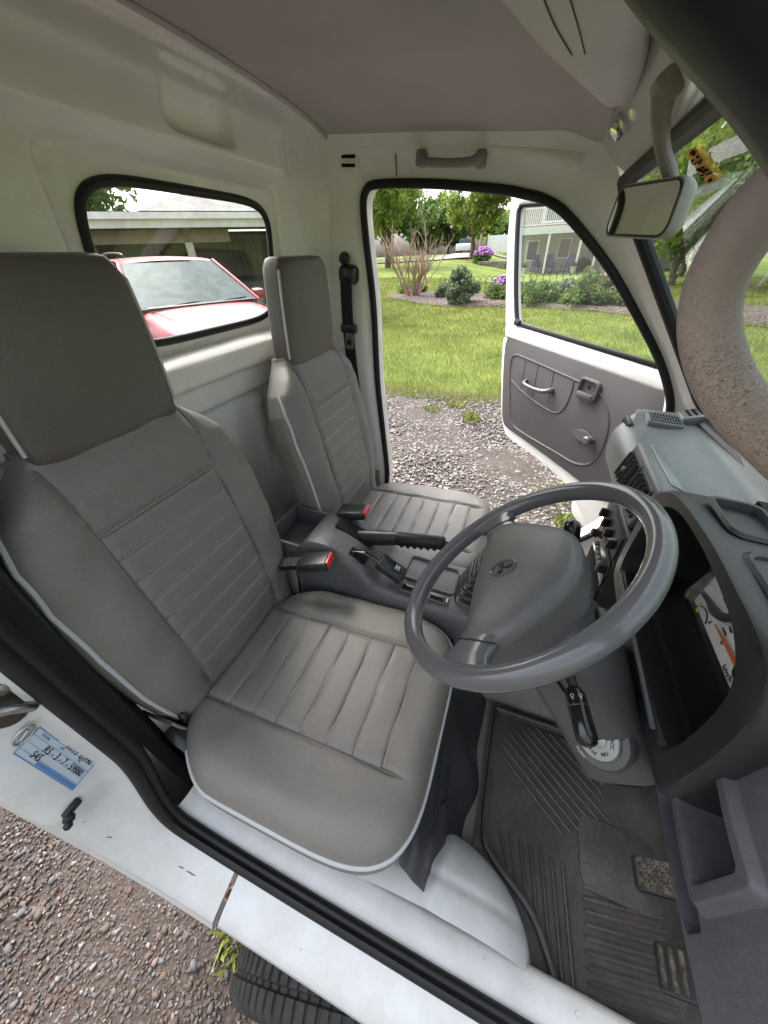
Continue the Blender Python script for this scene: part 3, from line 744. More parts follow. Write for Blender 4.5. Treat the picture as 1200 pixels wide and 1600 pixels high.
def cush_body():
    ss = np.linspace(-1, 1, 110); tt = np.linspace(-1, 1, 110)
    def f(s, t):
        p = cush(s, t); dy = p[1] - CY
        front = p[0]
        for sy in SEAMY: p[2] -= 0.0065 * gau(dy - sy, 0.006) * float(sstep(0.02, -0.03, p[0]))
        inside = SEAMY[0] < dy < SEAMY[1]
        p[2] += 0.0025 * fnoise(p[0] * 30, p[1] * 26)
        return p
    g = grid(f, ss, tt)
    # side boxing below the piping
    b = []
    n = 110
    idx = [(s, -1) for s in ss] + [(1, t) for t in tt[1:]] + [(s, 1) for s in ss[::-1][1:]] + [(-1, t) for t in tt[::-1][1:-1]]
    rings = []
    for k, (ins, dz) in enumerate(((0.0, 0.0), (-0.004, -0.012), (-0.003, -0.045), (0.012, -0.072), (0.06, -0.085))):
        ring = []
        for s, t in idx:
            p = cush(s, t); c = np.array(((CXB + CXF) / 2, CY, p[2])); d = c - p; d[2] = 0; d /= np.linalg.norm(d)
            ring.append(tuple(p + d * ins + np.array((0, 0, dz))))
        rings.append(ring)
    return join(g, loft(rings, False, True))
def cush_pleat(x0, x1, seed):
    def f(s, t):
        y = CY + (SEAMY[0] + 0.001) * (1 - s) / 2 + (SEAMY[1] - 0.001) * (1 + s) / 2
        x = x0 + (x1 - x0) * (t + 1) / 2
        h = 0.0062 * puff(s, 20) ** 0.5 * puff(t, 8) ** 0.5 + 0.0010 * fnoise(s * 4 + seed, t * 0.5, seed * 2.1)
        dip = -0.010 * gau(x + 0.20, 0.10) * gau(s - 0.25, 0.6)
        return np.array((x, y, cz(x) - 0.0035 - 0.004 * gau(y - CY, 0.09) + 0.006 * gau(abs(y - CY) - 0.17, 0.05) + h))
    return grid(f, np.linspace(-1, 1, 28), np.r_[-1, -0.96, -0.9, np.linspace(-0.8, 0.8, 9), 0.9, 0.96, 1])
def stitch(path, L=0.0048, gap=0.0030, r=0.0009):
    P = np.array(path, float); d = np.r_[0, np.cumsum(np.linalg.norm(np.diff(P, axis=0), axis=1))]
    out = []; s = 0.0
    at = lambda q: np.array([np.interp(q, d, P[:, k]) for k in range(3)])
    while s + L < d[-1]:
        out.append(tube([at(s), at(s + L)], r, 4)); s += L + gap
    return join(*out) if out else ([], [])

seat = root('driver_seat', (-0.25, SY, 0.70), 'grey leatherette driver seat with headrest nearest the open doorway', 'seat', 'seats in the cab')
bk = mk('backrest', back_body(), 'leather', seat, auto=0)
pl_edges = np.linspace(0.020, 0.388, 9)
for i in range(8):
    mk('pleat', back_pleat(pl_edges[i], pl_edges[i + 1], i * 1.7), 'leather', bk, auto=0)
cu = mk('cushion', cush_body(), 'leather', seat, auto=0)
cx_edges = np.linspace(-0.425, -0.045, 8)
for i in range(7):
    mk('pleat', cush_pleat(cx_edges[i], cx_edges[i + 1], i * 2.3 + 5), 'leather', cu, auto=0)
hr = mk('headrest', headrest_geo(), 'leather_dark', seat, auto=0)
# piping
idx = [(s, -1) for s in np.linspace(-0.95, 1, 60)] + [(1, t) for t in np.linspace(-1, 1, 60)[1:]] + [(s, 1) for s in np.linspace(1, -0.95, 60)[1:]]
mk('piping', tube([cush(s, t) + np.array((0, 0, -0.001)) for s, t in idx], 0.0042, 8), 'piping', cu)
for sg in (-1, 1):
    path = []
    for b in np.linspace(-0.01, 0.452, 70):
        w = bw(b); q = 0.948 + 0.010 * math.sin(b * 19) * float(sstep(0.36, 0.26, b)) + 0.0515 * float(sstep(0.33, 0.452, b)) ** 1.5
        a = sg * w * min(q, 0.9995); path.append(bpt(a * 1.002, b, bfront(a, b) + 0.0012))
    if sg < 0: mk('piping', tube(path, 0.0038, 8), 'piping', bk)
    hp = [hpt(sg * 0.1235 * (1 - 0.10 * (h / 0.22) ** 2), h, -0.024) for h in np.linspace(0.0, 0.185, 16)] + [hpt(sg * 0.10, 0.207, -0.032)]
    mk('piping', tube(hp, 0.0030, 8), 'piping', hr)
# sewn seams
for sg in (-1, 1):
    def shx(b): return sg * (0.118 + 0.006 * (b / 0.5))
    mk('seam', tube([bpt(shx(b), b, bfront(shx(b), b) - 0.0048) for b in np.linspace(0.0, 0.512, 50)], 0.0016, 6), 'leather_dark', bk)
for sy in SEAMY:
    def cseam(x): return np.array((x, CY + sy, cz(x) - 0.004 * gau(sy, 0.09) + 0.006 * gau(abs(sy) - 0.17, 0.05) - 0.0050))
    mk('seam', tube([cseam(x) for x in np.linspace(-0.43, 0.0, 40)], 0.0016, 6), 'leather_dark', cu)
# stitching
st_all = []
for b in pl_edges:
    st_all.append(stitch([bpt(a, b + 0.0035, bfront(a, b) - 0.0045 + 0.0056) for a in np.linspace(-0.112, 0.112, 12)]))
tag(mk('stitching', join(*st_all), 'thread', bk), kind='stuff')
st_all = []
for x in cx_edges:
    st_all.append(stitch([np.array((x + 0.0035, y, cz(x) - 0.0035 - 0.004 * gau(y - CY, 0.09) + 0.006 * gau(abs(y - CY) - 0.17, 0.05) + 0.0045)) for y in np.linspace(CY + SEAMY[0] + 0.004, CY + SEAMY[1] - 0.004, 12)]))
tag(mk('stitching', join(*st_all), 'thread', cu), kind='stuff')
# side pocket flap with its seam, and the recliner hinge below
for sg in (-1, 1):
    def flap(s, t):
        b = -0.055 + 0.075 * t; w = bw(b)
        return bpt(sg * (w + 0.0035), b, -0.050 + 0.045 * s)
    mk('side_flap', grid(flap, np.linspace(-1, 1, 14), np.linspace(0, 1, 10)), 'leather', bk, solid=0.005)
    mk('flap_seam', tube([flap(s, 1.0) + np.array((0, sg * 0.002, 0)) for s in np.linspace(-1, 1, 12)], 0.0022, 6), 'leather_dark', bk)
rc = mk('recliner', join(box((-0.452, SY - 0.190, 0.755), (0.040, 0.012, 0.085), 0.005), lathe([(0.022, -0.008), (0.026, -0.004), (0.026, 0.004), (0.018, 0.008)], (-0.448, SY - 0.203, 0.735), (0, 1, 0), 20)), 'steeldark', seat)
mk('recliner_lever', tube(catmull([(-0.455, SY - 0.212, 0.775), (-0.425, SY - 0.218, 0.770), (-0.385, SY - 0.222, 0.745), (-0.350, SY - 0.224, 0.725)], 5), [0.012, 0.011, 0.010, 0.012], 10, sq=(0.7, 1.3)), 'blackpl', rc)
for sg in (-1, 1): mk('slide_rail', box((-0.21, SY + sg * 0.150, 0.690), (0.46, 0.03, 0.018), 0.003), 'steeldark', seat)

seat2 = copy_tree(seat)
seat2.matrix_world = TILT @ Matrix.Translation((-0.235, SY + 0.608, 0.692))
seat2.name = 'passenger_seat'
seat2['label'] = 'grey leatherette passenger seat with tall headrest, beside the open far door'
# ================================================================ STEERING WHEEL AND COLUMN
SWC = np.array((0.063, 0.372, 1.212)); SWA = rad(43.8)
SN = np.array((-math.sin(SWA), 0.03, math.cos(SWA))); SN /= np.linalg.norm(SN)          # towards the driver
SX = np.array((0, -1.0, 0)); SX -= SN * (SX @ SN); SX /= np.linalg.norm(SX)             # towards the doorway (right hand)
SYv = np.cross(SN, SX)                                                                  # 12 o'clock
def sw(x, y, n): return SWC + SX * x + SYv * y + SN * n
def swang(deg, r, n=0.0): return sw(r * math.sin(rad(deg)), r * math.cos(rad(deg)), n)    # clock angle
RM = 0.164
wheel = root('steering_wheel', tuple(SWC - SN * 0.05), 'grey plastic steering wheel with wide centre pad in front of driver seat', 'steering wheel')
def rim_geo():
    V_, F_ = [], []; N, n = 160, 18
    rings = []
    for i in range(N):
        d = 360 * i / N; ring = []
        for k in range(n):
            t = 2 * math.pi * k / n
            rr = 0.0132
            # finger waves on the inner underside
            w = 0.0
            ring.append(tuple(swang(d, RM + (rr + w) * math.cos(t) * 0.95, (rr + w) * math.sin(t) * 1.08)))
        rings.append(ring)
    rings.append(rings[0])
    return loft(rings, False, False)
mk('rim', rim_geo(), 'wheel', wheel, auto=0)
# pad: flat wedge, broad towards the driver
padout = [(0.0, 0.084), (0.035, 0.079), (0.060, 0.062), (0.085, 0.036), (0.110, 0.004), (0.121, -0.022), (0.119, -0.044), (0.105, -0.052), (0.050, -0.057), (0.0, -0.058), (-0.050, -0.057), (-0.105, -0.052), (-0.119, -0.044), (-0.121, -0.022), (-0.110, 0.004), (-0.085, 0.036), (-0.060, 0.062), (-0.035, 0.079)]
po2 = [p[:2] for p in catmull([(*p, 0) for p in padout], 6, True)]
def pad_ring(s, n): return [tuple(sw(x * s, (y + 0.005) * s - 0.005, n + 0.010 * (y < 0) * 0)) for x, y in po2]
pad = mk('centre_pad', loft([pad_ring(0.90, -0.050), pad_ring(0.97, -0.036), pad_ring(0.985, -0.018), pad_ring(1.0, -0.015), pad_ring(1.0, -0.006), pad_ring(0.97, 0.001), pad_ring(0.90, 0.0065), pad_ring(0.70, 0.0115), pad_ring(0.4, 0.0140), pad_ring(0.1, 0.0145)]), 'hub', wheel, auto=50)
mk('pad_underside', loft([pad_ring(0.80, -0.070), pad_ring(0.93, -0.052), pad_ring(0.955, -0.016), pad_ring(0.90, -0.012)]), 'wheel', wheel)
# oval emblem with three small lozenges
em0 = (0.012, -0.006)
embl = mk('oval_emblem', tube([sw(0.0135 * math.cos(a) + em0[0], 0.0175 * math.sin(a) + em0[1], 0.0154) for a in np.linspace(0, 2 * math.pi, 32, endpoint=False)], 0.0017, 6, closed=True), 'wheel', pad)
for d in (90, 210, 330):
    c = (em0[0] + 0.0068 * math.cos(rad(d)), em0[1] + 0.0068 * math.sin(rad(d)))
    u = np.array((math.cos(rad(d)), math.sin(rad(d)))); v = np.array((-u[1], u[0]))
    q = [np.array(c) + u * 0.0062, np.array(c) + v * 0.0036, np.array(c) - u * 0.0062, np.array(c) - v * 0.0036]
    mk('lozenge', prism([tuple(x) for x in q], lambda a, b: tuple(sw(a, b, 0.0135)), lambda a, b: tuple(sw(a, b, 0.0168))), 'dashdark', embl)
# two spokes flaring into the rim
for sg in (-1, 1):
    rings = []
    for t in np.linspace(0, 1, 14):
        r = 0.088 + (RM - 0.002 - 0.088) * t; ang = 107 + 1.5 * t
        hw = 0.032 - 0.006 * math.sin(math.pi * min(1, t * 0.9)) + 0.016 * max(0, t - 0.62) / 0.38
        c = swang(sg * ang, r, -0.006 + 0.004 * t); tang = swang(sg * (ang + 1), r, 0) - swang(sg * ang, r, 0); tang /= np.linalg.norm(tang)
        rings.append([tuple(c + tang * hw * math.copysign(abs(math.cos(a)) ** 0.6, math.cos(a)) + SN * (0.0115 - 0.001 * t) * math.copysign(abs(math.sin(a)) ** 0.8, math.sin(a))) for a in [2 * math.pi * k / 18 for k in range(18)]])
    sp = mk('spoke', loft(rings), 'wheel', wheel, auto=60)
    mk('spoke_groove', tube([swang(sg * (107 + da), 0.1215 + 0.0003 * abs(da) * 0.5, 0.0068 - 0.00002 * da * da) for da in np.linspace(-14, 14, 10)], 0.0013, 6), 'dashdark', sp)

# column cowl: a boxy shroud running forward and down from behind the pad
column = root('steering_column', tuple(SWC - SN * 0.30), 'dark grey steering column cowl with stalks below the steering wheel', 'steering column')
def cowl_ring(n, w, h, cy=0.0, e=4.0, cyo=0.0):
    out = []
    for k in range(40):
        t = 2 * math.pi * k / 40; c, s = math.cos(t), math.sin(t)
        out.append(tuple(sw(w * math.copysign(abs(c) ** (2 / e), c) + cyo, cy + h * math.copysign(abs(s) ** (2 / e), s), -n)))
    return out
mk('cowl', loft([cowl_ring(0.058, 0.050, 0.040, 0.0), cowl_ring(0.064, 0.060, 0.047, 0.0), cowl_ring(0.10, 0.068, 0.052, 0.0), cowl_ring(0.16, 0.075, 0.056, 0.0), cowl_ring(0.22, 0.078, 0.056, -0.004), cowl_ring(0.30, 0.078, 0.060, -0.012), cowl_ring(0.36, 0.075, 0.062, -0.02)]), 'console', column, auto=50)
mk('cowl_seam', tube([sw(0.0738 + 0.004 * t, -0.004, -(0.075 + 0.22 * t)) for t in np.linspace(0, 1, 10)], 0.0016, 6), 'deepblack', column)
# hazard switch on top of the cowl
hz = mk('hazard_switch', box(tuple(sw(-0.012, 0.060, -0.125)), (0.020, 0.022, 0.018), 0.003), 'blackpl', column)
mk('red_cap', box(tuple(sw(-0.012, 0.070, -0.128)), (0.013, 0.016, 0.010), 0.002), plain('faded_red', (0.32, 0.13, 0.12), 0.4), hz)
# ignition lock boss (near side)
IC = np.array((0.231, 0.292, 1.028)); IN = np.array((-0.62, -0.62, 0.48)); IN /= np.linalg.norm(IN)
boss = mk('ignition_boss', lathe([(0.034, -0.080), (0.040, -0.030), (0.041, -0.006), (0.037, 0.0)], IC, IN, 32), 'console', column, auto=50)
lockp = mk('ignition_plate', lathe([(0.028, -0.002), (0.028, 0.003), (0.026, 0.0045), (0.011, 0.0045), (0.011, 0.0065), (0.0085, 0.007)], IC, IN, 36), plain('brushed_alloy', (0.24, 0.25, 0.245), 0.36, metal=0.85, var=0.10), column, auto=30)
ux = Vec(np.cross((0, 0, 1.0), IN)).normalized(); uy = Vec(IN).cross(ux).normalized()
mk('key_slot', box((0, 0, 0), (0.003, 0.010, 0.003), 0.0), 'deepblack', lockp)
bpy.data.objects[-1] if False else None
_ks = [o for o in bpy.data.objects if o.name.startswith('key_slot')][-1]
_ks.data.transform(Matrix.Translation(Vec(ORG[lockp])))
_ks.data.transform(basis(tuple(IC + IN * 0.0068), ux, uy)); _ks.data.transform(Matrix.Translation(-Vec(ORG[lockp])))
for s_, a_ in (('LOCK', 150), ('ACC', 100), ('ON', 40), ('START', -20)):
    p = Vec(IC) + Vec(IN) * 0.005 + ux * (0.0178 * math.cos(rad(a_ - 60))) + uy * (0.0178 * math.sin(rad(a_ - 60)))
    ra = rad(a_ - 60 - 90); e1 = ux * math.cos(ra) + uy * math.sin(ra); e2 = Vec(IN).cross(e1)
    textobj('lettering', s_, 0.0060, 'deepblack', basis(p, e1, e2), lockp)
pv = IC + IN * 0.001 - np.array(uy) * 0.0345
textobj('lettering', 'PUSH', 0.0060, 'piping', basis(tuple(IC + IN * 0.0035 - np.array(uy) * 0.0335), ux, uy), boss)
# stalks
def stalk(base, tip, r=0.0065, head=0.0125, frac=0.55, name='stalk'):
    base, tip = np.array(base), np.array(tip); d = tip - base
    o = mk(name, tube([base, base + d * frac], r, 12), 'blackpl', column)
    P = [base + d * (frac - 0.05), base + d * (frac - 0.02), base + d * (frac + 0.05), base + d * 0.90, base + d * 0.97, tip]
    h = mk('stalk_grip', tube(P, 1.0, 16) if False else loft([[tuple(p + rr * (math.cos(a) * e1 + math.sin(a) * e2)) for a in np.linspace(0, 2 * math.pi, 20, endpoint=False)] for p, rr, e1, e2 in [(p, rr, *perp(d)) for p, rr in zip(P, (0.004, head * 0.7, head, head * 1.02, head * 0.85, head * 0.35))]]), 'blackgloss', o, auto=60)
    e1, e2 = perp(d)
    mk('grip_ring', tube([base + d * (frac + 0.17) + head * 1.012 * (math.cos(a) * e1 + math.sin(a) * e2) for a in np.linspace(0, 2 * math.pi, 28, endpoint=False)], 0.0009, 5, closed=True), 'steeldark', h)
    return o, h, d / np.linalg.norm(d)
def perp(d):
    d = np.array(d, float) / np.linalg.norm(d); u = np.cross(d, (0, 0, 1.0)); u /= np.linalg.norm(u); return u, np.cross(d, u)
s1, h1, d1 = stalk((0.146, 0.312, 1.150), (0.176, 0.222, 1.128), 0.0055, 0.0112, 0.42)
cvec = (np.array((0.0, 0.0, 1.55)) - np.array((0.17, 0.25, 1.14))); cvec -= d1 * (cvec @ d1); cvec /= np.linalg.norm(cvec)
for q, sy in ((0.50, 'O'), (0.52, 'x'), (0.60, '*')):
    for off in (-0.5, 0.3):
        cv = cvec * math.cos(off) + np.cross(d1, cvec) * math.sin(off)
        p = np.array((0.146, 0.312, 1.150)) + np.array((0.030, -0.090, -0.022)) * q + cv * 0.0114
        textobj('symbol', sy, 0.0055, 'piping', basis(tuple(p), tuple(np.cross(d1, cv)), tuple(-d1)), h1)
s2, h2, d2 = stalk((0.180, 0.485, 1.070), (0.153, 0.556, 1.190), 0.0055, 0.0135, 0.50)

# ================================================================ DASHBOARD
dash = root('dashboard', (0.42, 0.65, 1.0), 'worn grey plastic dashboard below the windscreen with dark instrument hood', 'dashboard')
def dprof(y):
    """profile (x,z) from the glass down to the knee edge at a given y"""
    bulge = 0.0
    t = float(sstep(0.64, 0.72, y))             # passenger part stands lower and leans away
    e = float(sstep(1.10, 1.20, y)); k = float(sstep(0.655, 0.625, y))
    pts = [(0.545, 1.245), (0.515, 1.226), (0.495, 1.196 + 0.02 * e), (0.455, 1.190 + 0.022 * e), (0.40, 1.184 + 0.024 * e), (0.352, 1.182 + 0.022 * e), (0.325 + 0.03 * e, 1.180 + 0.018 * e), (0.303 + 0.03 * e, 1.162), (0.298 + 0.03 * e, 1.130), (0.312 + 0.02 * e, 1.07), (0.345 + 0.02 * t, 1.01), (0.39 + 0.02 * t, 0.965), (0.44 + 0.02 * t, 0.94), (0.50, 0.92), (0.60, 0.92)]
    pts = [(a + (max(a, 0.400 + 0.004 * i_) - a) * k, b) for i_, (a, b) in enumerate(pts)]
    return pts
def dash_geo():
    rings = []
    for y in np.r_[0.085, np.linspace(0.09, 1.18, 90), 1.192, 1.198]:
        pr = catmull([(a, 0, b) for a, b in dprof(y)], 5)
        sh = 0.012 * float(sstep(1.185, 1.198, y))
        rings.append([(p[0] + sh, y, p[2] - sh * 0.6) for p in pr])
    g = loft(rings, False, False, closed=False)
    n = len(rings[0]); end = [rings[-1][k] for k in range(n)] + [(0.6, 1.198, 1.2)]
    return join(g, (end, [tuple(range(len(end)))]))
mk('dash_body', dash_geo(), 'dash', dash, auto=50)
# shelf at the foot of the glass
mk('glass_channel', tube([(0.497 + 0.03 * (1 - ((y - 0.65) / 0.55) ** 2), y, 1.206) for y in np.linspace(0.10, 1.17, 30)], 0.012, 8, sq=(0.8, 1.5)), 'dashdark', dash)
# corner defroster plate and louvre grille at the far end
cp = mk('corner_plate', prism(rrect(0.060, 0.070, 0.008, 3), lambda a, b: (0.478 + a, 1.165 + b * 0.9, 1.195), lambda a, b: (0.480 + a, 1.166 + b * 0.9, 1.222 + a * 0.35), 0.003), 'dash', dash)
for k in range(3):
    mk('slot', box((0.467 + k * 0.013, 1.168, 1.2225 + (-0.013 + k * 0.013) * 0.35), (0.006, 0.042, 0.003), 0.0), 'deepblack', cp)
gp = mk('defroster_grille', prism(rrect(0.085, 0.062, 0.010, 4), lambda a, b: (0.412 + a, 1.140 + b, 1.180), lambda a, b: (0.412 + a, 1.140 + b, 1.2015 + 0.10 * b), 0.002), 'dash', dash)
for k in range(11):
    for j in range(3):
        mk('slot', box((0.378 + k * 0.0068, 1.122 + j * 0.019, 1.2018 + 0.10 * (-0.018 + j * 0.019)), (0.0034, 0.0150, 0.0014), 0.0), 'deepblack', gp)
# end louvre on the far corner facing back
el = mk('side_louvre', box((0.328, 1.125, 1.165), (0.014, 0.070, 0.050), 0.005), 'dashdark', dash)
mk('louvre_gap', box((0.3205, 1.125, 1.168), (0.002, 0.052, 0.026), 0.0), 'deepblack', el)
# centre vent pod
pod = mk('vent_pod', bevel_geo(*prism([(0.284, 1.120), (0.300, 1.212), (0.318, 1.218), (0.352, 1.206), (0.372, 1.17), (0.36, 1.12)], lambda a, b: (a, 0.680, b), lambda a, b: (a, 0.902, b)), 0.006, 3), 'dash', dash, auto=50)
mk('pod_lid', box((0.3335, 0.800, 1.2135), (0.026, 0.190, 0.004), 0.002, Matrix.Rotation(rad(18), 3, 'Y')), plain('pod_lid_lit_tone', (0.16, 0.185, 0.17), 0.32, var=0.2, vscale=30), pod)  # greenish light falling on the lid is put into its paler colour
pdir = np.array((0.016, 0, 0.092)); pdir /= np.linalg.norm(pdir); pn = np.array((-pdir[2], 0, pdir[0]))
for yc in (0.742, 0.842):
    c = np.array((0.2925, yc, 1.167))
    def vf(a, b, d): return tuple(c + np.array((0, a, 0)) + pdir * b + pn * d)
    fr = mk('vent', prism(rrect(0.092, 0.072, 0.008, 4), lambda a, b: vf(a, b, -0.004), lambda a, b: vf(a, b, 0.0035), 0.002), 'blackpl', pod)
    mk('vent_throat', prism(rrect(0.080, 0.060, 0.006, 3), lambda a, b: vf(a, b, 0.0025), lambda a, b: vf(a, b, 0.0040)), 'deepblack', fr)
    for k in range(4):
        a0 = -0.030 + k * 0.020
        mk('slat', (lambda P: loft([P(-0.030), P(0.030)]))(lambda b: [vf(a0 - 0.001, b, 0.0042), vf(a0 + 0.001, b, 0.0042), vf(a0 + 0.004, b, 0.011), vf(a0 + 0.002, b, 0.0112)]), 'blackpl', fr, auto=30)
    for k in range(2):
        b0 = -0.010 + k * 0.020
        mk('fin', (lambda P: loft([P(-0.040), P(0.040)]))(lambda a: [vf(a, b0 - 0.001, 0.004), vf(a, b0 + 0.001, 0.004), vf(a, b0 + 0.002, 0.0075), vf(a, b0 + 0.0008, 0.0078)]), 'blackpl', fr, auto=30)
    mk('thumb_wheel', box(vf(0.0, 0.0, 0.011), (0.008, 0.014, 0.010), 0.002), 'dash', fr)
# centre stack: heater sliders, radio, ashtray
stack = mk('centre_stack', bevel_geo(*prism([(0.310, 0.800), (0.283, 1.118), (0.36, 1.12), (0.42, 0.80)], lambda a, b: (a, 0.650, b), lambda a, b: (a, 0.835, b)), 0.006, 2), 'dashdark', dash, auto=50)
def sk(y, z, d=0.0): return (0.293 - (z - 1.0) * 0.085 - d, y, z)
for z0, z1, mt in ((1.045, 1.105, 'blackpl'), (0.965, 1.035, 'blackgloss'), (0.875, 0.955, 'deepblack')):
    mk('stack_panel', prism([(0.662, z0), (0.824, z0), (0.824, z1), (0.662, z1)], lambda a, b: sk(a, b, -0.004), lambda a, b: sk(a, b, 0.004), 0.002), mt, stack)
for k in range(4):
    mk('slider_knob', box(sk(0.69 + k * 0.04, 1.066, 0.010), (0.016, 0.008, 0.022), 0.002), 'blackpl', stack)
for yk in (0.685, 0.815):
    mk('radio_knob', lathe([(0.011, 0.0), (0.011, 0.012), (0.008, 0.014)], sk(yk, 1.000, 0.004), (-1, 0, 0.05), 16), 'blackpl', stack)
for k in range(5):
    mk('radio_button', box(sk(0.715 + k * 0.018, 0.990, 0.006), (0.006, 0.013, 0.008), 0.001), 'dash', stack)
# instrument hood
HX = 0.262
inner = [(0.560, 1.120), (0.566, 1.160), (0.560, 1.215), (0.535, 1.258), (0.490, 1.280), (0.420, 1.287), (0.355, 1.284), (0.303, 1.273), (0.266, 1.246), (0.255, 1.190), (0.260, 1.125), (0.29, 1.108), (0.42, 1.104), (0.535, 1.108)]
inl = [p[:2] for p in catmull([(*p, 0) for p in inner], 6, True)]
outer_pts = [(0.596, 1.085), (0.603, 1.16), (0.598, 1.222), (0.578, 1.266), (0.53, 1.291), (0.42, 1.304), (0.33, 1.304), (0.258, 1.298), (0.226, 1.262), (0.216, 1.18), (0.224, 1.085), (0.26, 1.068), (0.42, 1.062), (0.56, 1.066)]
oul = [p[:2] for p in catmull([(*p, 0) for p in outer_pts], 6, True)]
def rg(l, x, s=1.0, lean=0.18):
    return [(x + (z - 1.20) * -lean * 0 + 0.0, 0.42 + (y - 0.42) * s, 1.19 + (z - 1.19) * s) for y, z in l]
def mixl(a, b, t): return [(p[0] + (q[0] - p[0]) * t, p[1] + (q[1] - p[1]) * t) for p, q in zip(a, b)]
def hx(z): return HX - (z - 1.12) * 0.06
rings = [[(0.372, y, z) for y, z in mixl(inl, oul, -0.05)], [(0.30, y, z) for y, z in inl], [(hx(z) + 0.004, y, z) for y, z in inl], [(hx(z) - 0.002, y, z) for y, z in mixl(inl, oul, 0.12)], [(hx(z), y, z) for y, z in mixl(inl, oul, 0.8)], [(hx(z) + 0.006, y, z) for y, z in mixl(inl, oul, 0.95)], [(hx(z) + 0.016, y, z) for y, z in oul], [(0.335, y, z) for y, z in mixl(inl, oul, 1.05)], [(0.356, y, z - 0.006 * sstep(1.1, 1.3, z)) for y, z in mixl(inl, oul, 1.0)], [(0.372, y, z - 0.030 * sstep(1.1, 1.3, z)) for y, z in mixl(inl, oul, 0.9)], [(0.385, y, z - 0.11 * sstep(1.1, 1.3, z)) for y, z in mixl(inl, oul, 0.8)]]
hood = mk('instrument_hood', ring_bridge(rings), 'dashdark', dash, auto=40)
mk('hood_lip', tube([(hx(1.105) - 0.003, y, 1.106) for y in np.linspace(0.285, 0.548, 16)], 0.0035, 8), 'dash', hood)
# oblong finger trays in the hood top
def tray(cx, cy, L, Wd):
    o = rrect(L, Wd, 0.014, 5); t = np.array((0, 0, 0))
    zt = lambda x, y: 1.3035 - 0.9 * max(0, abs(y - 0.40) - 0.09) ** 1.5
    rgs = []
    for s, dz in ((1.22, 0.000), (1.12, 0.004), (1.0, 0.003), (0.94, -0.004), (0.90, -0.012), (0.4, -0.0125)):
        rgs.append([(cx + a * s, cy + b * s, zt(cx + a * s, cy + b * s) + dz + 0.002) for a, b in o])
    return loft(rgs, False, True)
mk('hood_tray', tray(0.304, 0.470, 0.050, 0.078), 'dashdark', hood)
mk('hood_tray', tray(0.302, 0.345, 0.050, 0.090), 'dashdark', hood)
# gauge panel
gx = 0.352
gp_ = mk('gauge_housing', box((0.375, 0.42, 1.19), (0.02, 0.30, 0.19), 0.0), 'deepblack', hood)
mk('gauge_bezel', prism([(0.565, 1.13), (0.565, 1.235), (0.275, 1.235), (0.275, 1.13)], lambda a, b: (gx + 0.014, a, b), lambda a, b: (gx + 0.004, a, b), 0.002), 'blackpl', gp_)
mk('gauge_hump', box((0.325, 0.42, 1.118), (0.075, 0.285, 0.016), 0.004), 'deepblack', gp_)
M['dial'] = plain('white_dial_print', (0.84, 0.83, 0.80), 0.5, var=0.04)
dialo = mk('speedometer_dial', prism(rrect(0.236, 0.104, 0.014, 5, 0.396, 1.170), lambda a, b: (gx + 0.004, a, b), lambda a, b: (gx, a, b)), 'dial', gp_, smooth=False)
mk('dial_divider', tube(catmull([(gx - 0.002, 0.508, 1.150), (gx - 0.004, 0.482, 1.156), (gx - 0.006, 0.460, 1.160), (gx - 0.006, 0.440, 1.170), (gx - 0.004, 0.425, 1.192), (gx - 0.003, 0.41, 1.214)], 6), [0.003, 0.004, 0.0065, 0.0065, 0.005, 0.004], 10), 'blackpl', gp_)
mk('dial_surround', tube([(gx - 0.004, a, b) for a, b in rrect(0.240, 0.108, 0.018, 5, 0.396, 1.168)], 0.006, 8, closed=True), 'blackpl', gp_)
M['needle'] = plain('orange_needle', (0.72, 0.17, 0.02), 0.4)
sc = (0.362, 1.158)
mk('needle', prism([(sc[0], sc[1] + 0.0035), (0.441, 1.1530), (0.441, 1.1515), (sc[0], sc[1] - 0.0035)], lambda a, b: (gx - 0.006, a, b), lambda a, b: (gx - 0.0075, a, b)), 'needle', dialo, smooth=False)
mk('needle_hub', lathe([(0.010, 0.0), (0.010, 0.008), (0.007, 0.010)], (gx - 0.002, sc[0], sc[1]), (-1, 0, 0), 18), 'blackpl', dialo)
mk('fuel_needle', prism([(0.484, 1.124), (0.492, 1.142), (0.494, 1.141), (0.488, 1.123)], lambda a, b: (gx - 0.003, a, b), lambda a, b: (gx - 0.004, a, b)), plain('yellow_needle', (0.75, 0.5, 0.05), 0.4), dialo, smooth=False)
def gtext(s_, y, z, size, rot=0.0):
    e1 = Vec((0, -math.cos(rad(rot)), math.sin(rad(rot)))); e2 = Vec((0, math.sin(rad(rot)), math.cos(rad(rot))))
    textobj('lettering', s_, size, 'deepblack', basis((gx - 0.0013, y, z), e1, e2), dialo)
gtext('0', 0.419, 1.1455, 0.013); gtext('20', 0.405, 1.174, 0.013); gtext('40', 0.385, 1.193, 0.013); gtext('60', 0.355, 1.199, 0.013); gtext('80', 0.325, 1.193, 0.013)
gtext('km/h', 0.380, 1.132, 0.012); gtext('F', 0.457, 1.138, 0.010); gtext('E', 0.497, 1.127, 0.008)
mk('fuel_arc', tube([(gx - 0.001, 0.478 + 0.017 * math.cos(t), 1.126 + 0.015 * math.sin(t)) for t in np.linspace(rad(10), rad(165), 12)], 0.0010, 5), 'deepblack', dialo)
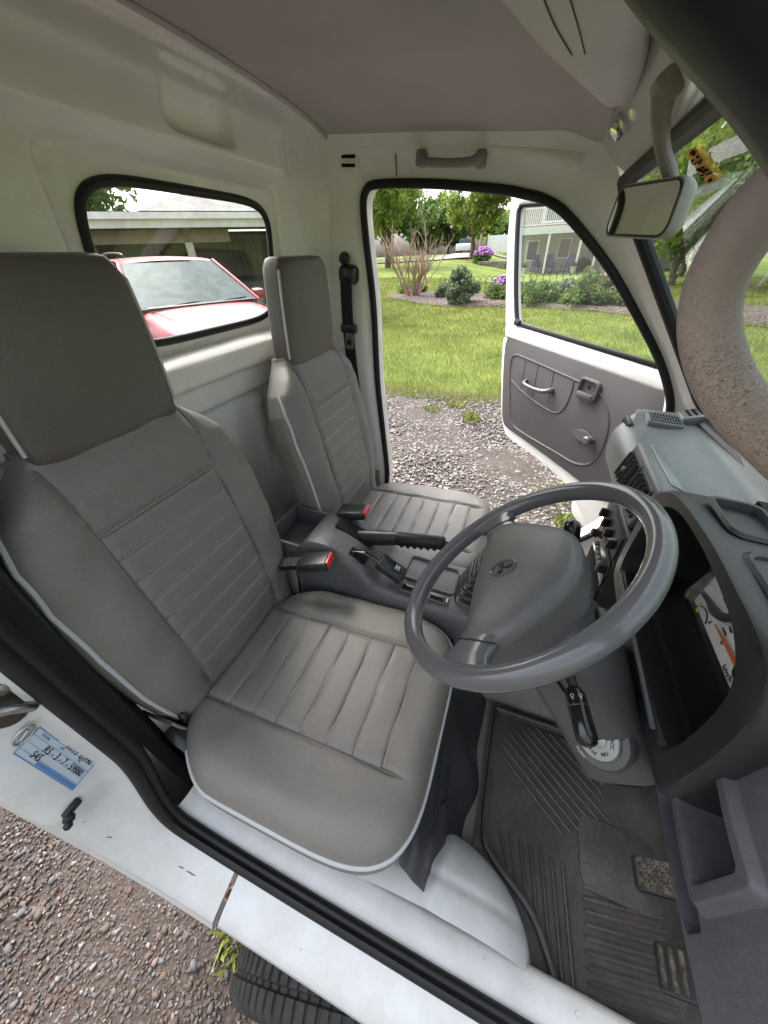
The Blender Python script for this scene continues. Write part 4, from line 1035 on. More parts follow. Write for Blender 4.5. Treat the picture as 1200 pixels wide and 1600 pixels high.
mk('warning_symbol', join(tube([(gx - 0.001, 0.462 + 0.005 * math.cos(t), 1.182 + 0.005 * math.sin(t)) for t in np.linspace(0, 2 * math.pi, 16, endpoint=False)], 0.0010, 5, closed=True), tube([(gx - 0.001, 0.462 + 0.0085 * math.cos(t), 1.182 + 0.0085 * math.sin(t)) for t in np.linspace(-0.8, 0.8, 8)], 0.0009, 5), tube([(gx - 0.001, 0.462 + 0.0085 * math.cos(t), 1.182 + 0.0085 * math.sin(t)) for t in np.linspace(2.34, 3.94, 8)], 0.0009, 5)), 'deepblack', dialo)
for k in range(13):
    a = rad(4 + k * 13.5); r0_, r1_ = 0.062, 0.071 if k % 2 else 0.074
    mk('tick', tube([(gx - 0.001, sc[0] + r * math.cos(a), sc[1] - 0.006 + r * 0.66 * math.sin(a)) for r in (r0_, r1_)], 0.0013, 4), 'deepblack', dialo)
mk('instrument_glass', ([(0.315, 0.275, 1.11), (0.315, 0.56, 1.11), (0.335, 0.56, 1.28), (0.335, 0.275, 1.28)], [(0, 1, 2, 3)]), 'glass_cluster', hood, smooth=False)
# near (door side) end panel with square tray and long slot pocket
def knee(y, z):
    x = 0.286 + 2.2 * max(0, 1.045 - z) ** 1.35 + 0.020 * float(sstep(1.20, 1.30, z)) - 0.012 * gau(y - 0.16, 0.08) * gau(z - 1.16, 0.10)
    x += 0.030 * float(sstep(0.272, 0.292, y))
    q = (abs((y - 0.190) / 0.040) ** 10 + abs((z - 1.130) / 0.036) ** 10) ** 0.1
    x -= 0.008 * float(sstep(1.42, 1.24, q)); x += 0.060 * float(sstep(1.0, 0.86, q))
    s_ = (abs((y - 0.190) / 0.060) ** 8 + abs((z - 1.062) / 0.015) ** 8) ** 0.125
    x += 0.050 * float(sstep(1.05, 0.90, s_))
    return (x, y, z)
mk('end_panel', grid(knee, np.linspace(0.055, 0.292, 200), np.linspace(1.012, 1.295, 220)), 'dashlow', dash, auto=60)
# ================================================================ CONSOLE, LEVERS, BUCKLES
con = root('centre_console', (-0.2, 0.64, 0.70), 'dark grey plastic console between the two seats', 'console')
Y0, Y1 = 0.560, 0.722
def con_prof(t):
    return None
spine = [(-0.420, 0.895), (-0.400, 0.922), (-0.345, 0.930), (-0.290, 0.914), (-0.245, 0.888), (-0.215, 0.866), (-0.185, 0.850), (-0.10, 0.845), (0.02, 0.850), (0.10, 0.850), (0.12, 0.80)]
sp_ = [(p[0], p[2]) for p in catmull([(a, 0, b) for a, b in spine], 6)]
rings = []
for x, z in sp_:
    h = sstep(0.86, 0.92, z); y0, y1 = Y0 - 0.004 + 0.012 * h, Y1 + 0.004 - 0.012 * h
    if x < 0: y0 -= 0.0
    rings.append([(x, y0 - 0.018, 0.70), (x, y0 - 0.006, z - 0.03), (x, y0, z - 0.010), (x, y0 + 0.006, z - 0.002), (x, y0 + 0.02, z), (x, y1 - 0.02, z), (x, y1 - 0.006, z - 0.002), (x, y1, z - 0.010), (x, y1 + 0.006, z - 0.03), (x, y1 + 0.018, 0.70)])
mk('console_shell', loft(rings, False, False, closed=False), 'console', con, auto=40)
# open bin behind the hump
bn = mk('rear_bin', join(box((-0.470, 0.640, 0.842), (0.10, 0.15, 0.006)), box((-0.520, 0.640, 0.872), (0.008, 0.16, 0.07), 0.002), box((-0.468, 0.565, 0.872), (0.105, 0.008, 0.068), 0.002), box((-0.468, 0.715, 0.872), (0.105, 0.008, 0.068), 0.002), box((-0.468, 0.64, 0.80), (0.11, 0.16, 0.08))), 'console', con)
# shallow trays, two rocker switches, boot frame
def tray2(name, cx, cy, L, Wd, z, mat='console', par=con):
    o = rrect(L, Wd, 0.010, 4); rgs = []
    for s, dz in ((1.10, 0.0), (1.06, 0.004), (1.0, 0.0035), (0.96, -0.004), (0.2, -0.004)):
        rgs.append([(cx + a * s, cy + b * s, z + dz + 0.0015) for a, b in o])
    return mk(name, loft(rgs, False, True), mat, par, auto=45)
tray2('coin_tray', -0.110, 0.665, 0.062, 0.080, 0.847)
tray2('coin_tray', -0.038, 0.655, 0.058, 0.085, 0.8485)
for xx in (-0.112, -0.040):
    sw_ = mk('rocker_switch', box((xx, 0.585, 0.850), (0.052, 0.026, 0.010), 0.003), 'console', con)
    mk('rocker', box((xx, 0.585, 0.8555), (0.040, 0.018, 0.004), 0.001), 'blackgloss', sw_)
    mk('rocker_label', box((xx + 0.022, 0.585, 0.8556), (0.005, 0.014, 0.002), 0.0), 'piping', sw_)
frb = mk('boot_frame', prism(rrect(0.100, 0.116, 0.012, 4, 0.052, 0.645), lambda a, b: (a, b, 0.846), lambda a, b: (a, b, 0.856), 0.003), 'console', con)
gear = root('gear_lever', (0.052, 0.645, 0.86), 'black gear lever with ribbed rubber boot ahead of the console', 'gear lever')
rgs = []
for k in range(41):
    t_ = k / 40; s = 0.047 - 0.020 * t_ + 0.0065 * math.cos(t_ * 2 * math.pi * 6); rgs.append([(0.050 + a + 0.014 * t_, 0.645 + b, 0.852 + 0.125 * t_) for a, b in rrect(2 * s, 2 * s * 1.08, s * 0.4, 4)])
mk('boot', loft(rgs), 'blackpl', gear, auto=0)
mk('shaft', tube([(0.064, 0.645, 0.95), (0.075, 0.640, 1.01), (0.080, 0.634, 1.05)], 0.006, 10), 'blackpl', gear)
mk('knob', lathe([(0.010, -0.004), (0.019, 0.006), (0.023, 0.022), (0.021, 0.038), (0.012, 0.046), (0.002, 0.048)], (0.080, 0.634, 1.045), (-0.1, -0.1, 1), 20), 'blackgloss', gear)
# transfer (drive select) lever lying in its gate
tl = root('drive_select_lever', (-0.20, 0.60, 0.90), 'black lever with square knob lying on front slope of console', 'lever')
mk('lever_slot', box((-0.262, 0.598, 0.9005), (0.052, 0.026, 0.006), 0.002, Matrix.Rotation(rad(30), 3, 'Y')), 'deepblack', tl)
mk('shaft', tube([(-0.278, 0.598, 0.908), (-0.245, 0.598, 0.918), (-0.205, 0.598, 0.900)], 0.006, 10), 'blackgloss', tl)
kb = mk('knob', bevel_geo(*box((0, 0, 0), (0.078, 0.046, 0.026), 0.0), 0.007, 3), 'blackpl', tl)
kb.data.transform(Matrix.Translation(Vec(ORG[tl])))
kb.data.transform(Matrix.Translation((-0.172, 0.602, 0.886)) @ Matrix.Rotation(rad(26), 4, 'Y')); kb.data.transform(Matrix.Translation(-Vec(ORG[tl])))
bt = mk('drive_button', box((0, 0, 0), (0.026, 0.024, 0.004), 0.001), 'blackgloss', kb)
for o_, off in ((bt, 0.0148),):
    o_.data.transform(Matrix.Translation(Vec(ORG[tl]))); o_.data.transform(Matrix.Translation((-0.172, 0.602, 0.886)) @ Matrix.Rotation(rad(26), 4, 'Y') @ Matrix.Translation((0.010, 0, off))); o_.data.transform(Matrix.Translation(-Vec(ORG[tl])))
mkk = mk('button_mark', join(box((-0.004, 0, 0), (0.004, 0.014, 0.001)), box((0.004, 0, 0), (0.004, 0.014, 0.001)), box((0, 0, 0), (0.008, 0.004, 0.001))), 'piping', bt)
mkk.data.transform(Matrix.Translation(Vec(ORG[tl]))); mkk.data.transform(Matrix.Translation((-0.172, 0.602, 0.886)) @ Matrix.Rotation(rad(26), 4, 'Y') @ Matrix.Translation((0.010, 0, 0.0173))); mkk.data.transform(Matrix.Translation(-Vec(ORG[tl])))
# parking brake
pb = root('parking_brake_lever', (-0.33, 0.662, 0.90), 'black parking brake lever pointing forward from the console', 'brake lever')
mk('lever_gate', box((-0.300, 0.664, 0.918), (0.110, 0.044, 0.008), 0.003, Matrix.Rotation(rad(20), 3, 'Y')), 'deepblack', pb)
arm_ = mk('lever_arm', tube(catmull([(-0.335, 0.664, 0.880), (-0.285, 0.664, 0.900), (-0.225, 0.664, 0.920), (-0.175, 0.664, 0.937)], 5), [0.018, 0.020, 0.019, 0.017], 14, sq=(1.15, 0.8)), 'blackpl', pb)
mk('grip', tube([(-0.185, 0.664, 0.933), (-0.180, 0.664, 0.935), (-0.12, 0.664, 0.950), (-0.063, 0.664, 0.963), (-0.058, 0.664, 0.964)], [0.0140, 0.0180, 0.0180, 0.0172, 0.013], 16, sq=(1.1, 0.9)), 'rubber', pb)
mk('finger_ridge', join(*[tube([(-0.165 + k * 0.017, 0.653, 0.9230 + k * 0.0042), (-0.165 + k * 0.017, 0.675, 0.9230 + k * 0.0042)], 0.0052, 8) for k in range(6)]), 'rubber', pb)
mk('release_button', lathe([(0.007, 0.0), (0.007, 0.010), (0.004, 0.012)], (-0.060, 0.664, 0.9635), (1, 0, 0.22), 14), 'blackgloss', pb)
# belt buckles
def buckle(loc, d, label, stem=True):
    d = Vec(d).normalized(); m = basis(loc, d, Vec((0, 0, 1)).cross(d)); 
    r_ = root('seat_belt_buckle', (0, 0, 0), label, 'buckle', 'belt buckles by the console', rot=m)
    ORG[r_] = (0, 0, 0)
    mk('housing', bevel_geo(*box((0.0, 0, 0), (0.085, 0.052, 0.026), 0.0), 0.007, 3), 'blackpl', r_)
    mk('release_button', bevel_geo(*box((0.037, 0, 0.002), (0.016, 0.040, 0.019), 0.0), 0.003, 2), 'red', r_)
    if stem: mk('ribbed_stem', join(*[tube([(-0.045 - k * 0.009, -0.016, 0), (-0.045 - k * 0.009, 0.016, 0)], 0.0075, 8) for k in range(6)]), 'rubber', r_)
    return r_
buckle((-0.345, 0.522, 0.915), (0.85, 0.14, 0.30), 'black belt buckle with red button beside the driver seat')
buckle((-0.330, 0.715, 0.940), (0.88, 0.05, 0.22), 'black belt buckle with red button behind the parking brake', False)

# ================================================================ FLOOR: SKIRT, MAT, PEDALS
def skirt(u, v):
    y = 0.118 + 0.455 * u
    z = 0.775 - 0.275 * v
    x = 0.022 + 0.010 * math.sin(v * 3) + 0.135 * v ** 1.6
    x += 0.010 * fnoise(y * 22, v * 3.2) * (0.3 + v) + 0.010 * gau(u, 0.10) * v + 0.0035 * math.sin(y * 42 + 6 * v) * v + 0.004 * math.sin(v * 26 + y * 20) * gau(u - 0.25, 0.22)
    return (x, y, z)
sk_ = mk('seat_base_skirt', grid(skirt, np.linspace(0, 1, 60), np.linspace(0, 1, 40)), 'skirt', None, origin=(0.08, 0.35, 0.5))
tag(sk_, 'wrinkled black vinyl skirt hanging below front of driver seat', 'seat skirt')
for (u, v) in ((0.30, 0.55), (0.62, 0.20), (0.08, 0.85)):
    p = skirt(u, v)
    mk('snap_button', lathe([(0.0075, 0.0), (0.0075, 0.003), (0.004, 0.0045)], (p[0] + 0.001, p[1], p[2]), (0.93, 0, 0.35), 16), 'skirt', sk_)
# raised white end of the floor beside the skirt is the wheel arch; mat fills the footwell
mat_out = [(0.186, 0.560), (0.182, 0.40), (0.186, 0.270), (0.215, 0.228), (0.290, 0.180), (0.325, 0.130), (0.345, 0.085), (0.66, 0.085), (0.66, 0.560)]
fm = root('floor_mat', (0.40, 0.33, 0.505), 'dirty dark grey rubber floor mat with moulded ribs in driver footwell', 'floor mat')
mo = [p[:2] for p in catmull([(*p, 0) for p in mat_out[:7]], 5)] + [(0.66, 0.085), (0.66, 0.560)]
mc = np.mean(mo, 0)
def moff(d):
    P = np.array(mo); n = len(P); out = []
    for i in range(n):
        e = P[(i + 1) % n] - P[i - 1]; e /= np.linalg.norm(e); nn = np.array((-e[1], e[0]))
        out.append(P[i] + nn * d)
    return out
def toe(x): return 0.10 * max(0, (x - 0.50)) ** 1.0 * 2.2
rgs = []
for d, z in ((0.0, 0.497), (0.002, 0.520), (0.008, 0.523), (0.014, 0.520), (0.017, 0.508)):
    rgs.append([(p[0], p[1], z + toe(p[0])) for p in moff(d)])
mk('mat_rim', loft(rgs, False, False), 'mat', fm)
from itertools import product
_pp = [tuple(p) for p in moff(0.015)]
def inpoly(x, y, P=_pp):
    c = False
    for i in range(len(P)):
        (x0, y0), (x1, y1) = P[i], P[i - 1]
        if (y0 > y) != (y1 > y) and x < (x1 - x0) * (y - y0) / (y1 - y0) + x0: c = not c
    return c
mk('mat_sheet', ([(p[0], p[1], 0.508 + toe(p[0])) for p in _pp] if False else grid(lambda x, y: (x, y, 0.5075 + toe(x)), np.linspace(0.175, 0.66, 30), np.linspace(0.07, 0.56, 20))[0], grid(lambda x, y: (x, y, 0), np.linspace(0.175, 0.66, 30), np.linspace(0.07, 0.56, 20))[1]), 'mat', fm)
# moulded ribs, in three sets
def rib(p0, p1, w=0.0042):
    P = [np.array(p0) + (np.array(p1) - np.array(p0)) * t for t in np.linspace(0, 1, 24)]
    run = []
    for p in P:
        if inpoly(p[0], p[1]): run.append(p)
        elif len(run) > 2: break
        else: run = []
    if len(run) < 3: return
    mk('rib', tube([(q[0], q[1], 0.5095 + toe(q[0])) for q in run], w, 6, sq=(1.0, 0.9), up=(0, 0, 1)), 'mat', fm)
for k in range(12):                                   # long ribs running forward from the seat
    d_ = np.array((0.79, -0.60)); o_ = np.array((0.205, 0.475)) + np.array((0.0145, 0.0125)) * (k - 1)
    L_ = 0.215 + 0.004 * k if k < 7 else 0.20 - 0.012 * (k - 7)
    rib((*o_, 0), (*(o_ + d_ * L_), 0))
for k in range(7):                                    # short ribs towards the sill
    rib((0.228 + 0.022 * k, 0.292 - 0.002 * k, 0), (0.250 + 0.0215 * k, 0.232 - 0.026 * k, 0))
for k in range(12):                                   # cross ribs under the pedals
    y = 0.300 - 0.0185 * k
    rib((0.400, y, 0), (0.458 if k < 2 else 0.60, y + (0.012 if k < 2 else 0.034), 0))
mk('heel_pad', prism(rrect(0.15, 0.13, 0.025, 6, 0.47, 0.325), lambda a, b: (a, b, 0.504 + toe(a)), lambda a, b: (a, b, 0.5125 + toe(a)), 0.002), 'mat', fm)
mk('toe_board', grid(lambda x, y: (0.52 + 0.14 * x, y, 0.492 + 0.42 * x ** 1.5), np.linspace(0, 1, 16), np.linspace(0.10, 1.19, 20)), 'mat', CAB)
mk('tunnel', prism([(0.06, 0.49), (0.06, 0.80), (0.16, 0.82), (0.30, 0.66), (0.62, 0.66), (0.62, 0.49)], lambda a, b: (a, 0.575, b), lambda a, b: (a, 0.74, b), 0.02), 'carpet', CAB)

def pedal(c, w, h, ax, label, kind, arm):
    """pad lying in a tilted plane"""
    r_ = root('pedal', c, label, 'pedal', 'foot pedals')
    e1 = np.array((0, 1.0, 0)); e2 = np.array(ax, float); e2 /= np.linalg.norm(e2); n = np.cross(e1, e2)
    if n[0] > 0: n = -n
    f = lambda a, b, d: tuple(np.array(c) + e1 * a + e2 * b + n * d)
    pad_ = mk('pad', prism(rrect(w, h, 0.008, 4), lambda a, b: f(a, b, -0.006), lambda a, b: f(a, b, 0.006), 0.003), 'rubber', r_)
    if kind == 'studs':
        mk('pad_face', prism(rrect(w * 0.86, h * 0.80, 0.006, 4), lambda a, b: f(a, b, 0.005), lambda a, b: f(a, b, 0.0075), 0.001), 'pedal', pad_)
        for i in range(6):
            for j in range(4):
                a = -w * 0.34 + i * w * 0.136; b = -h * 0.27 + j * h * 0.18 + (h * 0.05 if i % 2 else -h * 0.04)
                mk('dimple', (lambda P: loft([P(0.0035, 0.0074), P(0.0040, 0.0084), P(0.0028, 0.0084), P(0.0022, 0.0070)], False, True))(lambda r, d: [f(a + r * math.cos(t), b + r * math.sin(t), d) for t in np.linspace(0, 2 * math.pi, 10, endpoint=False)]), 'rubber', pad_)
    else:
        for j in range(5):
            b = -h * 0.36 + j * h * 0.18
            mk('ridge', tube([f(-w * 0.42, b, 0.006), f(w * 0.42, b, 0.006)], h * 0.055, 8), 'pedal', pad_)
    mk('pedal_arm', tube(catmull([f(0, h * 0.1, -0.008)] + arm, 6), 0.0065, 10), 'steeldark', r_)
pedal((0.492, 0.297, 0.625), 0.054, 0.082, (0.75, 0, 0.66), 'worn brake pedal with dimpled rubber pad', 'studs', [(0.52, 0.290, 0.66), (0.54, 0.290, 0.72), (0.50, 0.300, 0.90)])
pedal((0.520, 0.188, 0.605), 0.060, 0.085, (0.70, 0, 0.71), 'worn accelerator pedal with ribbed pad, nearest the sill', 'ribs', [(0.56, 0.18, 0.66), (0.58, 0.18, 0.75), (0.56, 0.18, 0.92)])
pedal((0.440, 0.452, 0.665), 0.070, 0.055, (0.75, 0, 0.66), 'clutch pedal deep under the column beside its steel bracket', 'studs', [(0.47, 0.44, 0.68), (0.50, 0.43, 0.74), (0.49, 0.42, 0.90)])

# ================================================================ MIRROR, VISOR, PILLAR HANDLE
mir = root('rear_view_mirror', (0.086, 0.700, 1.690), 'grey interior mirror on a curved stalk below the windscreen top', 'mirror')
MC = np.array((0.103, 0.706, 1.599)); mn = np.array((-0.925, -0.375, -0.03)); mn /= np.linalg.norm(mn)
mu_ = np.array((0.06, 0.0, 1.0)); mu_ -= mn * (mu_ @ mn); mu_ /= np.linalg.norm(mu_); mr_ = np.cross(mu_, mn)
def mf(a, b, d): return tuple(MC + mr_ * a + mu_ * b + mn * d)
mo_ = [(a * (1 - 0.03 * (b > 0)), b) for a, b in rrect(0.150, 0.060, 0.016, 6)]
mk('shell', loft([[mf(a * s, b * s, d) for a, b in mo_] for s, d in ((0.55, -0.026), (0.85, -0.021), (0.97, -0.010), (1.0, 0.0), (0.985, 0.0035), (0.93, 0.0035))]), 'mirrorshell', mir, auto=50)
mk('gasket', tube([mf(a * 0.945, b * 0.89, 0.0036) for a, b in mo_], 0.0016, 6, closed=True), 'blackpl', mir)
mk('mirror_glass', prism([(a * 0.94, b * 0.88) for a, b in mo_], lambda a, b: mf(a, b, 0.002), lambda a, b: mf(a, b, 0.0042)), 'mirror', mir, smooth=False)
mk('stalk', tube(catmull([(0.078, 0.690, 1.700), (0.084, 0.692, 1.680), (0.100, 0.700, 1.655), (0.122, 0.706, 1.630), (0.126, 0.706, 1.606)], 6), [0.017, 0.013, 0.0105, 0.010, 0.010], 14, sq=(0.75, 1.15)), 'greybrown', mir)
mk('mount', box((0.078, 0.690, 1.704), (0.030, 0.040, 0.022), 0.006, Matrix.Rotation(rad(45), 3, 'Y')), 'greybrown', mir)

vz = 1.762
vis_out = [(-0.165, 0.45), (-0.112, 0.636), (-0.075, 0.753), (-0.020, 0.890), (0.028, 1.006), (0.048, 1.020), (0.064, 0.990), (0.058, 0.850), (0.040, 0.723), (0.020, 0.45)]
vo = [p[:2] for p in catmull([(*p, 0) for p in vis_out], 5, True)]
vc = np.mean(vo, 0)
vis = root('sun_visor', (-0.03, 0.75, vz), 'beige padded sun visor folded flat against the roof lining', 'sun visor')
mk('visor_pad', loft([[tuple((vc[0] + (a - vc[0]) * s, vc[1] + (b - vc[1]) * s, vz + dz)) for a, b in vo] for s, dz in ((0.92, 0.016), (0.985, 0.012), (1.0, 0.004), (0.985, -0.004), (0.94, -0.007), (0.5, -0.008), (0.1, -0.008))]), 'visor', vis, auto=60)
mk('printed_line', join(*[tube(catmull([(-0.075 + 0.012 * k, 0.60, vz - 0.0088), (-0.060 + 0.012 * k, 0.68, vz - 0.0090), (-0.038 + 0.008 * k, 0.765, vz - 0.0088)], 4), 0.0008, 5) for k in (0, 2)]), 'dashdark', vis)
clip = mk('visor_clip', bevel_geo(*box((0.062, 1.085, 1.742), (0.034, 0.040, 0.026), 0.0, Matrix.Rotation(rad(40), 3, 'Y')), 0.006, 2), 'chrome', None, origin=(0.062, 1.085, 1.74))
tag(clip, 'small shiny visor clip on the header by the mirror', 'visor clip')

gh2 = mk('pillar_grab_handle', tube(catmull([(0.118, 0.200, 1.600), (0.088, 0.196, 1.588), (0.0665, 0.192, 1.570), (0.0605, 0.190, 1.553), (0.0622, 0.190, 1.538), (0.071, 0.190, 1.522), (0.089, 0.191, 1.504), (0.118, 0.194, 1.486), (0.16, 0.20, 1.462)], 10), [0.0125, 0.0115, 0.0105, 0.0098, 0.0096, 0.0098, 0.0105, 0.0115, 0.0125], 20), 'handle', None, auto=0, origin=(0.07, 0.19, 1.535))
tag(gh2, 'worn pinkish grab handle curving off the near windscreen pillar, coating crazed', 'grab handle')

# ================================================================ PASSENGER DOOR (hinged open)
PH = rad(47)
dm = Matrix(((-math.cos(PH), -math.sin(PH), 0, 0.58), (math.sin(PH), -math.cos(PH), 0, 1.335), (0, 0, 1, 0), (0, 0, 0, 1)))
door = root('passenger_door', (0, 0, 0), 'open white passenger door with grey vinyl trim, standing out over the gravel', 'door', rot=dm)
ORG[door] = (0, 0, 0)
d_out = [(0.02, 0.66), (0.03, 1.17), (0.10, 1.262), (0.30, 1.452), (0.52, 1.645), (0.62, 1.712), (0.72, 1.735), (1.08, 1.745), (1.145, 1.735), (1.158, 1.705), (1.120, 1.56), (1.065, 1.40), (1.010, 1.26), (0.985, 1.16), (0.962, 1.08), (0.915, 0.96), (0.865, 0.84), (0.81, 0.765), (0.76, 0.742), (0.60, 0.736), (0.42, 0.722), (0.30, 0.690), (0.24, 0.60), (0.10, 0.58)]
d_win = [(0.185, 1.268), (0.35, 1.418), (0.50, 1.550), (0.62, 1.648), (0.70, 1.688), (0.78, 1.697), (1.05, 1.703), (1.085, 1.692), (1.088, 1.665), (1.050, 1.55), (0.995, 1.41), (0.945, 1.305), (0.925, 1.278), (0.895, 1.268), (0.6, 1.262), (0.25, 1.258)]
do2 = [p[:2] for p in catmull([(*p, 0) for p in d_out], 5, True)]; dw2 = [p[:2] for p in catmull([(*p, 0) for p in d_win], 5, True)]
def star(poly, c, n=220):
    return [(c[0] + math.cos(a) * t, c[1] + math.sin(a) * t) for a in np.linspace(0, 2 * math.pi, n, endpoint=False) for t in (hit_poly(poly, c, np.array((math.cos(a), math.sin(a)))),)]
# upper frame: bridge window loop -> frame outline above the belt line
up_out = [p for p in [(0.02, 1.19), (0.03, 1.20)] + d_out[2:13] + [(1.0, 1.235), (0.99, 1.19)]]
uo2 = [p[:2] for p in catmull([(*p, 0) for p in up_out], 5)]
cw = (0.66, 1.44)
A, B = star(dw2, cw), star(uo2, cw)
fr_rings = [[(a[0], d, a[1]) for a in A] for d in (-0.018, 0.012)] + [[(a[0] + (b[0] - a[0]) * t, d, a[1] + (b[1] - a[1]) * t) for a, b in zip(A, B)] for t, d in ((0.15, 0.018), (0.75, 0.020), (0.93, 0.014), (1.0, 0.0), (1.0, -0.016), (0.5, -0.022), (0.0, -0.018))]
mk('door_frame', ring_bridge(fr_rings), 'white', door, auto=45)
low = [(0.02, 0.66), (0.02, 1.19), (0.99, 1.19)] + d_out[13:]
lo2 = [p[:2] for p in catmull([(*p, 0) for p in low[2:]], 5)] + [(0.02, 0.66), (0.02, 1.192), (0.5, 1.196)]
mk('door_skin', prism(lo2, lambda a, b: (a, -0.062, b), lambda a, b: (a, 0.016, b), 0.008, 2), 'white', door, auto=45)
mk('belt_shelf', bevel_geo(*box((0.50, -0.012, 1.228), (0.93, 0.075, 0.066), 0.0), 0.014, 3), 'white', door, auto=50)
mk('window_glass', (lambda L: ([(a, -0.004, b) for a, b in L], [tuple(range(len(L)))]))(dw2), 'glass', door, smooth=False)
mk('window_channel', tube([(a, 0.010, b) for a, b in dw2], 0.0105, 10, closed=True, up=(0, 1, 0)), 'rubber', door)
mk('belt_weatherstrip', bevel_geo(*box((0.555, 0.020, 1.2665), (0.74, 0.014, 0.018), 0.0), 0.005, 2), 'rubber', door)
mk('strip_end_cap', box((0.905, 0.026, 1.272), (0.035, 0.018, 0.026), 0.005), 'blackpl', door)
# trim panel
t_out = [(0.05, 0.80), (0.04, 1.185), (0.20, 1.200), (0.60, 1.200), (0.93, 1.202), (0.950, 1.190), (0.948, 1.14), (0.905, 1.00), (0.856, 0.865), (0.825, 0.812), (0.78, 0.792), (0.60, 0.785), (0.35, 0.772), (0.20, 0.760), (0.10, 0.765)]
to2 = [p[:2] for p in catmull([(*p, 0) for p in t_out], 5, True)]
trim = mk('trim_panel', prism(to2, lambda a, b: (a, 0.014, b), lambda a, b: (a, 0.026, b), 0.004, 2), 'doortrim', door, auto=40)
rd = [(0.880, 1.120), (0.872, 1.06), (0.83, 0.960), (0.795, 0.880), (0.76, 0.835), (0.70, 0.815), (0.45, 0.820), (0.33, 0.825), (0.265, 0.86), (0.245, 0.93), (0.262, 1.03), (0.31, 1.095), (0.38, 1.128), (0.60, 1.138), (0.80, 1.142), (0.855, 1.140)]
mk('moulded_ridge', join(tube([(a, 0.0262, b) for a, b in [p[:2] for p in catmull([(*p, 0) for p in rd], 5, True)]], 0.0042, 8, closed=True), tube([(a * 0.982 + 0.0105, 0.0258, b * 0.982 + 0.0178) for a, b in [p[:2] for p in catmull([(*p, 0) for p in rd], 5, True)]], 0.0022, 6, closed=True)), 'doortrim', trim)
ar = [(0.845, 1.025), (0.78, 1.003), (0.66, 0.982), (0.545, 0.975), (0.500, 0.990), (0.480, 1.03), (0.478, 1.09), (0.485, 1.128)]
mk('moulded_ridge', tube([(a, 0.0262, b) for a, b in [p[:2] for p in catmull([(*p, 0) for p in ar], 6)]], 0.0040, 8), 'doortrim', trim)
for s0 in (0.775, 0.690, 0.590):
    mk('moulded_ridge', tube([(s0 + 0.01, 0.026, 1.134), (s0 - 0.012, 0.026, 1.004)], 0.0022, 6), 'doortrim', trim)
mk('pull_handle', tube(catmull([(0.742, 0.024, 1.052), (0.738, 0.042, 1.048), (0.715, 0.056, 1.044), (0.655, 0.058, 1.044), (0.600, 0.056, 1.050), (0.578, 0.042, 1.058), (0.576, 0.024, 1.062)], 6), [0.009, 0.009, 0.0085, 0.0080, 0.010, 0.012, 0.012], 12), 'doortrim2', door)
lt = mk('latch_cup', loft([[(0.402 + a * s, d, 1.120 + b * s) for a, b in rrect(0.098, 0.082, 0.020, 6)] for s, d in ((1.0, 0.022), (1.0, 0.036), (0.94, 0.042), (0.82, 0.042), (0.74, 0.036), (0.68, 0.028), (0.2, 0.027))]), 'doortrim2', door, auto=50)
mk('latch_lever', bevel_geo(*box((0.402, 0.040, 1.098), (0.076, 0.014, 0.022), 0.0), 0.005, 2), 'doortrim2', lt)
mk('lock_hole', lathe([(0.006, 0.0), (0.006, 0.002)], (0.402, 0.029, 1.130), (0, 1, 0), 12), 'deepblack', lt)
wc = mk('window_crank', loft([[(0.330 + x, d, 0.950 + z) for x, z in [(0.060 * math.cos(t) * (1 if math.cos(t) > 0 else 0.75), 0.022 * math.sin(t) * (1.0 if math.cos(t) > 0 else 0.75)) for t in np.linspace(0, 2 * math.pi, 32, endpoint=False)]] for d in (0.028, 0.040)]), 'doortrim2', door, auto=40)
mk('crank_knob', lathe([(0.014, 0.0), (0.015, 0.016), (0.017, 0.024), (0.012, 0.030)], (0.300, 0.040, 0.952), (0, 1, 0), 18), 'doortrim2', wc)
mk('door_stop', bevel_geo(*box((0.62, -0.045, 0.720), (0.075, 0.03, 0.022), 0.0), 0.006, 2), 'blackpl', door)
mk('check_strap', box((-0.01, 0.0, 0.90), (0.16, 0.012, 0.03), 0.003), 'steeldark', door)

# ================================================================ PASSENGER BELT
belt = root('seat_belt', (-0.585, 1.235, 1.45), 'black seat belt hanging on far rear pillar beside passenger headrest', 'seat belt')
mk('upper_anchor', bevel_geo(*loft([[(-0.590 + a * s, d, 1.455 + b * s) for a, b in rrect(0.062, 0.055, 0.018, 5)] for s, d in ((1.0, 1.262), (0.95, 1.235), (0.7, 1.222))]), 0.002, 1), 'blackpl', belt)
mk('anchor_cap', lathe([(0.016, 0.0), (0.018, 0.012), (0.010, 0.022)], (-0.600, 1.245, 1.495), (0, -1, 0.3), 16), 'blackpl', belt)
def web(u, v):
    z = 1.450 - 0.68 * v; x = -0.588 + 0.10 * v * v - 0.004 * math.sin(v * 5)
    return (x + 0.022 * u, 1.222 + 0.018 * math.sin(v * 3.0) - 0.004 * u, z)
mk('webbing', grid(web, np.linspace(-1, 1, 6), np.linspace(0, 1, 30)), 'belt', belt, solid=0.003)
mk('belt_stop', bevel_geo(*box((-0.583, 1.232, 1.300), (0.058, 0.022, 0.030), 0.0), 0.007, 2), 'blackpl', belt)
mk('tongue', bevel_geo(*join(box((-0.578, 1.224, 1.262), (0.030, 0.006, 0.050), 0.0)), 0.002, 1), 'steel', belt)
mk('tongue_slot', box((-0.578, 1.2205, 1.258), (0.013, 0.002, 0.016), 0.0), 'deepblack', belt)
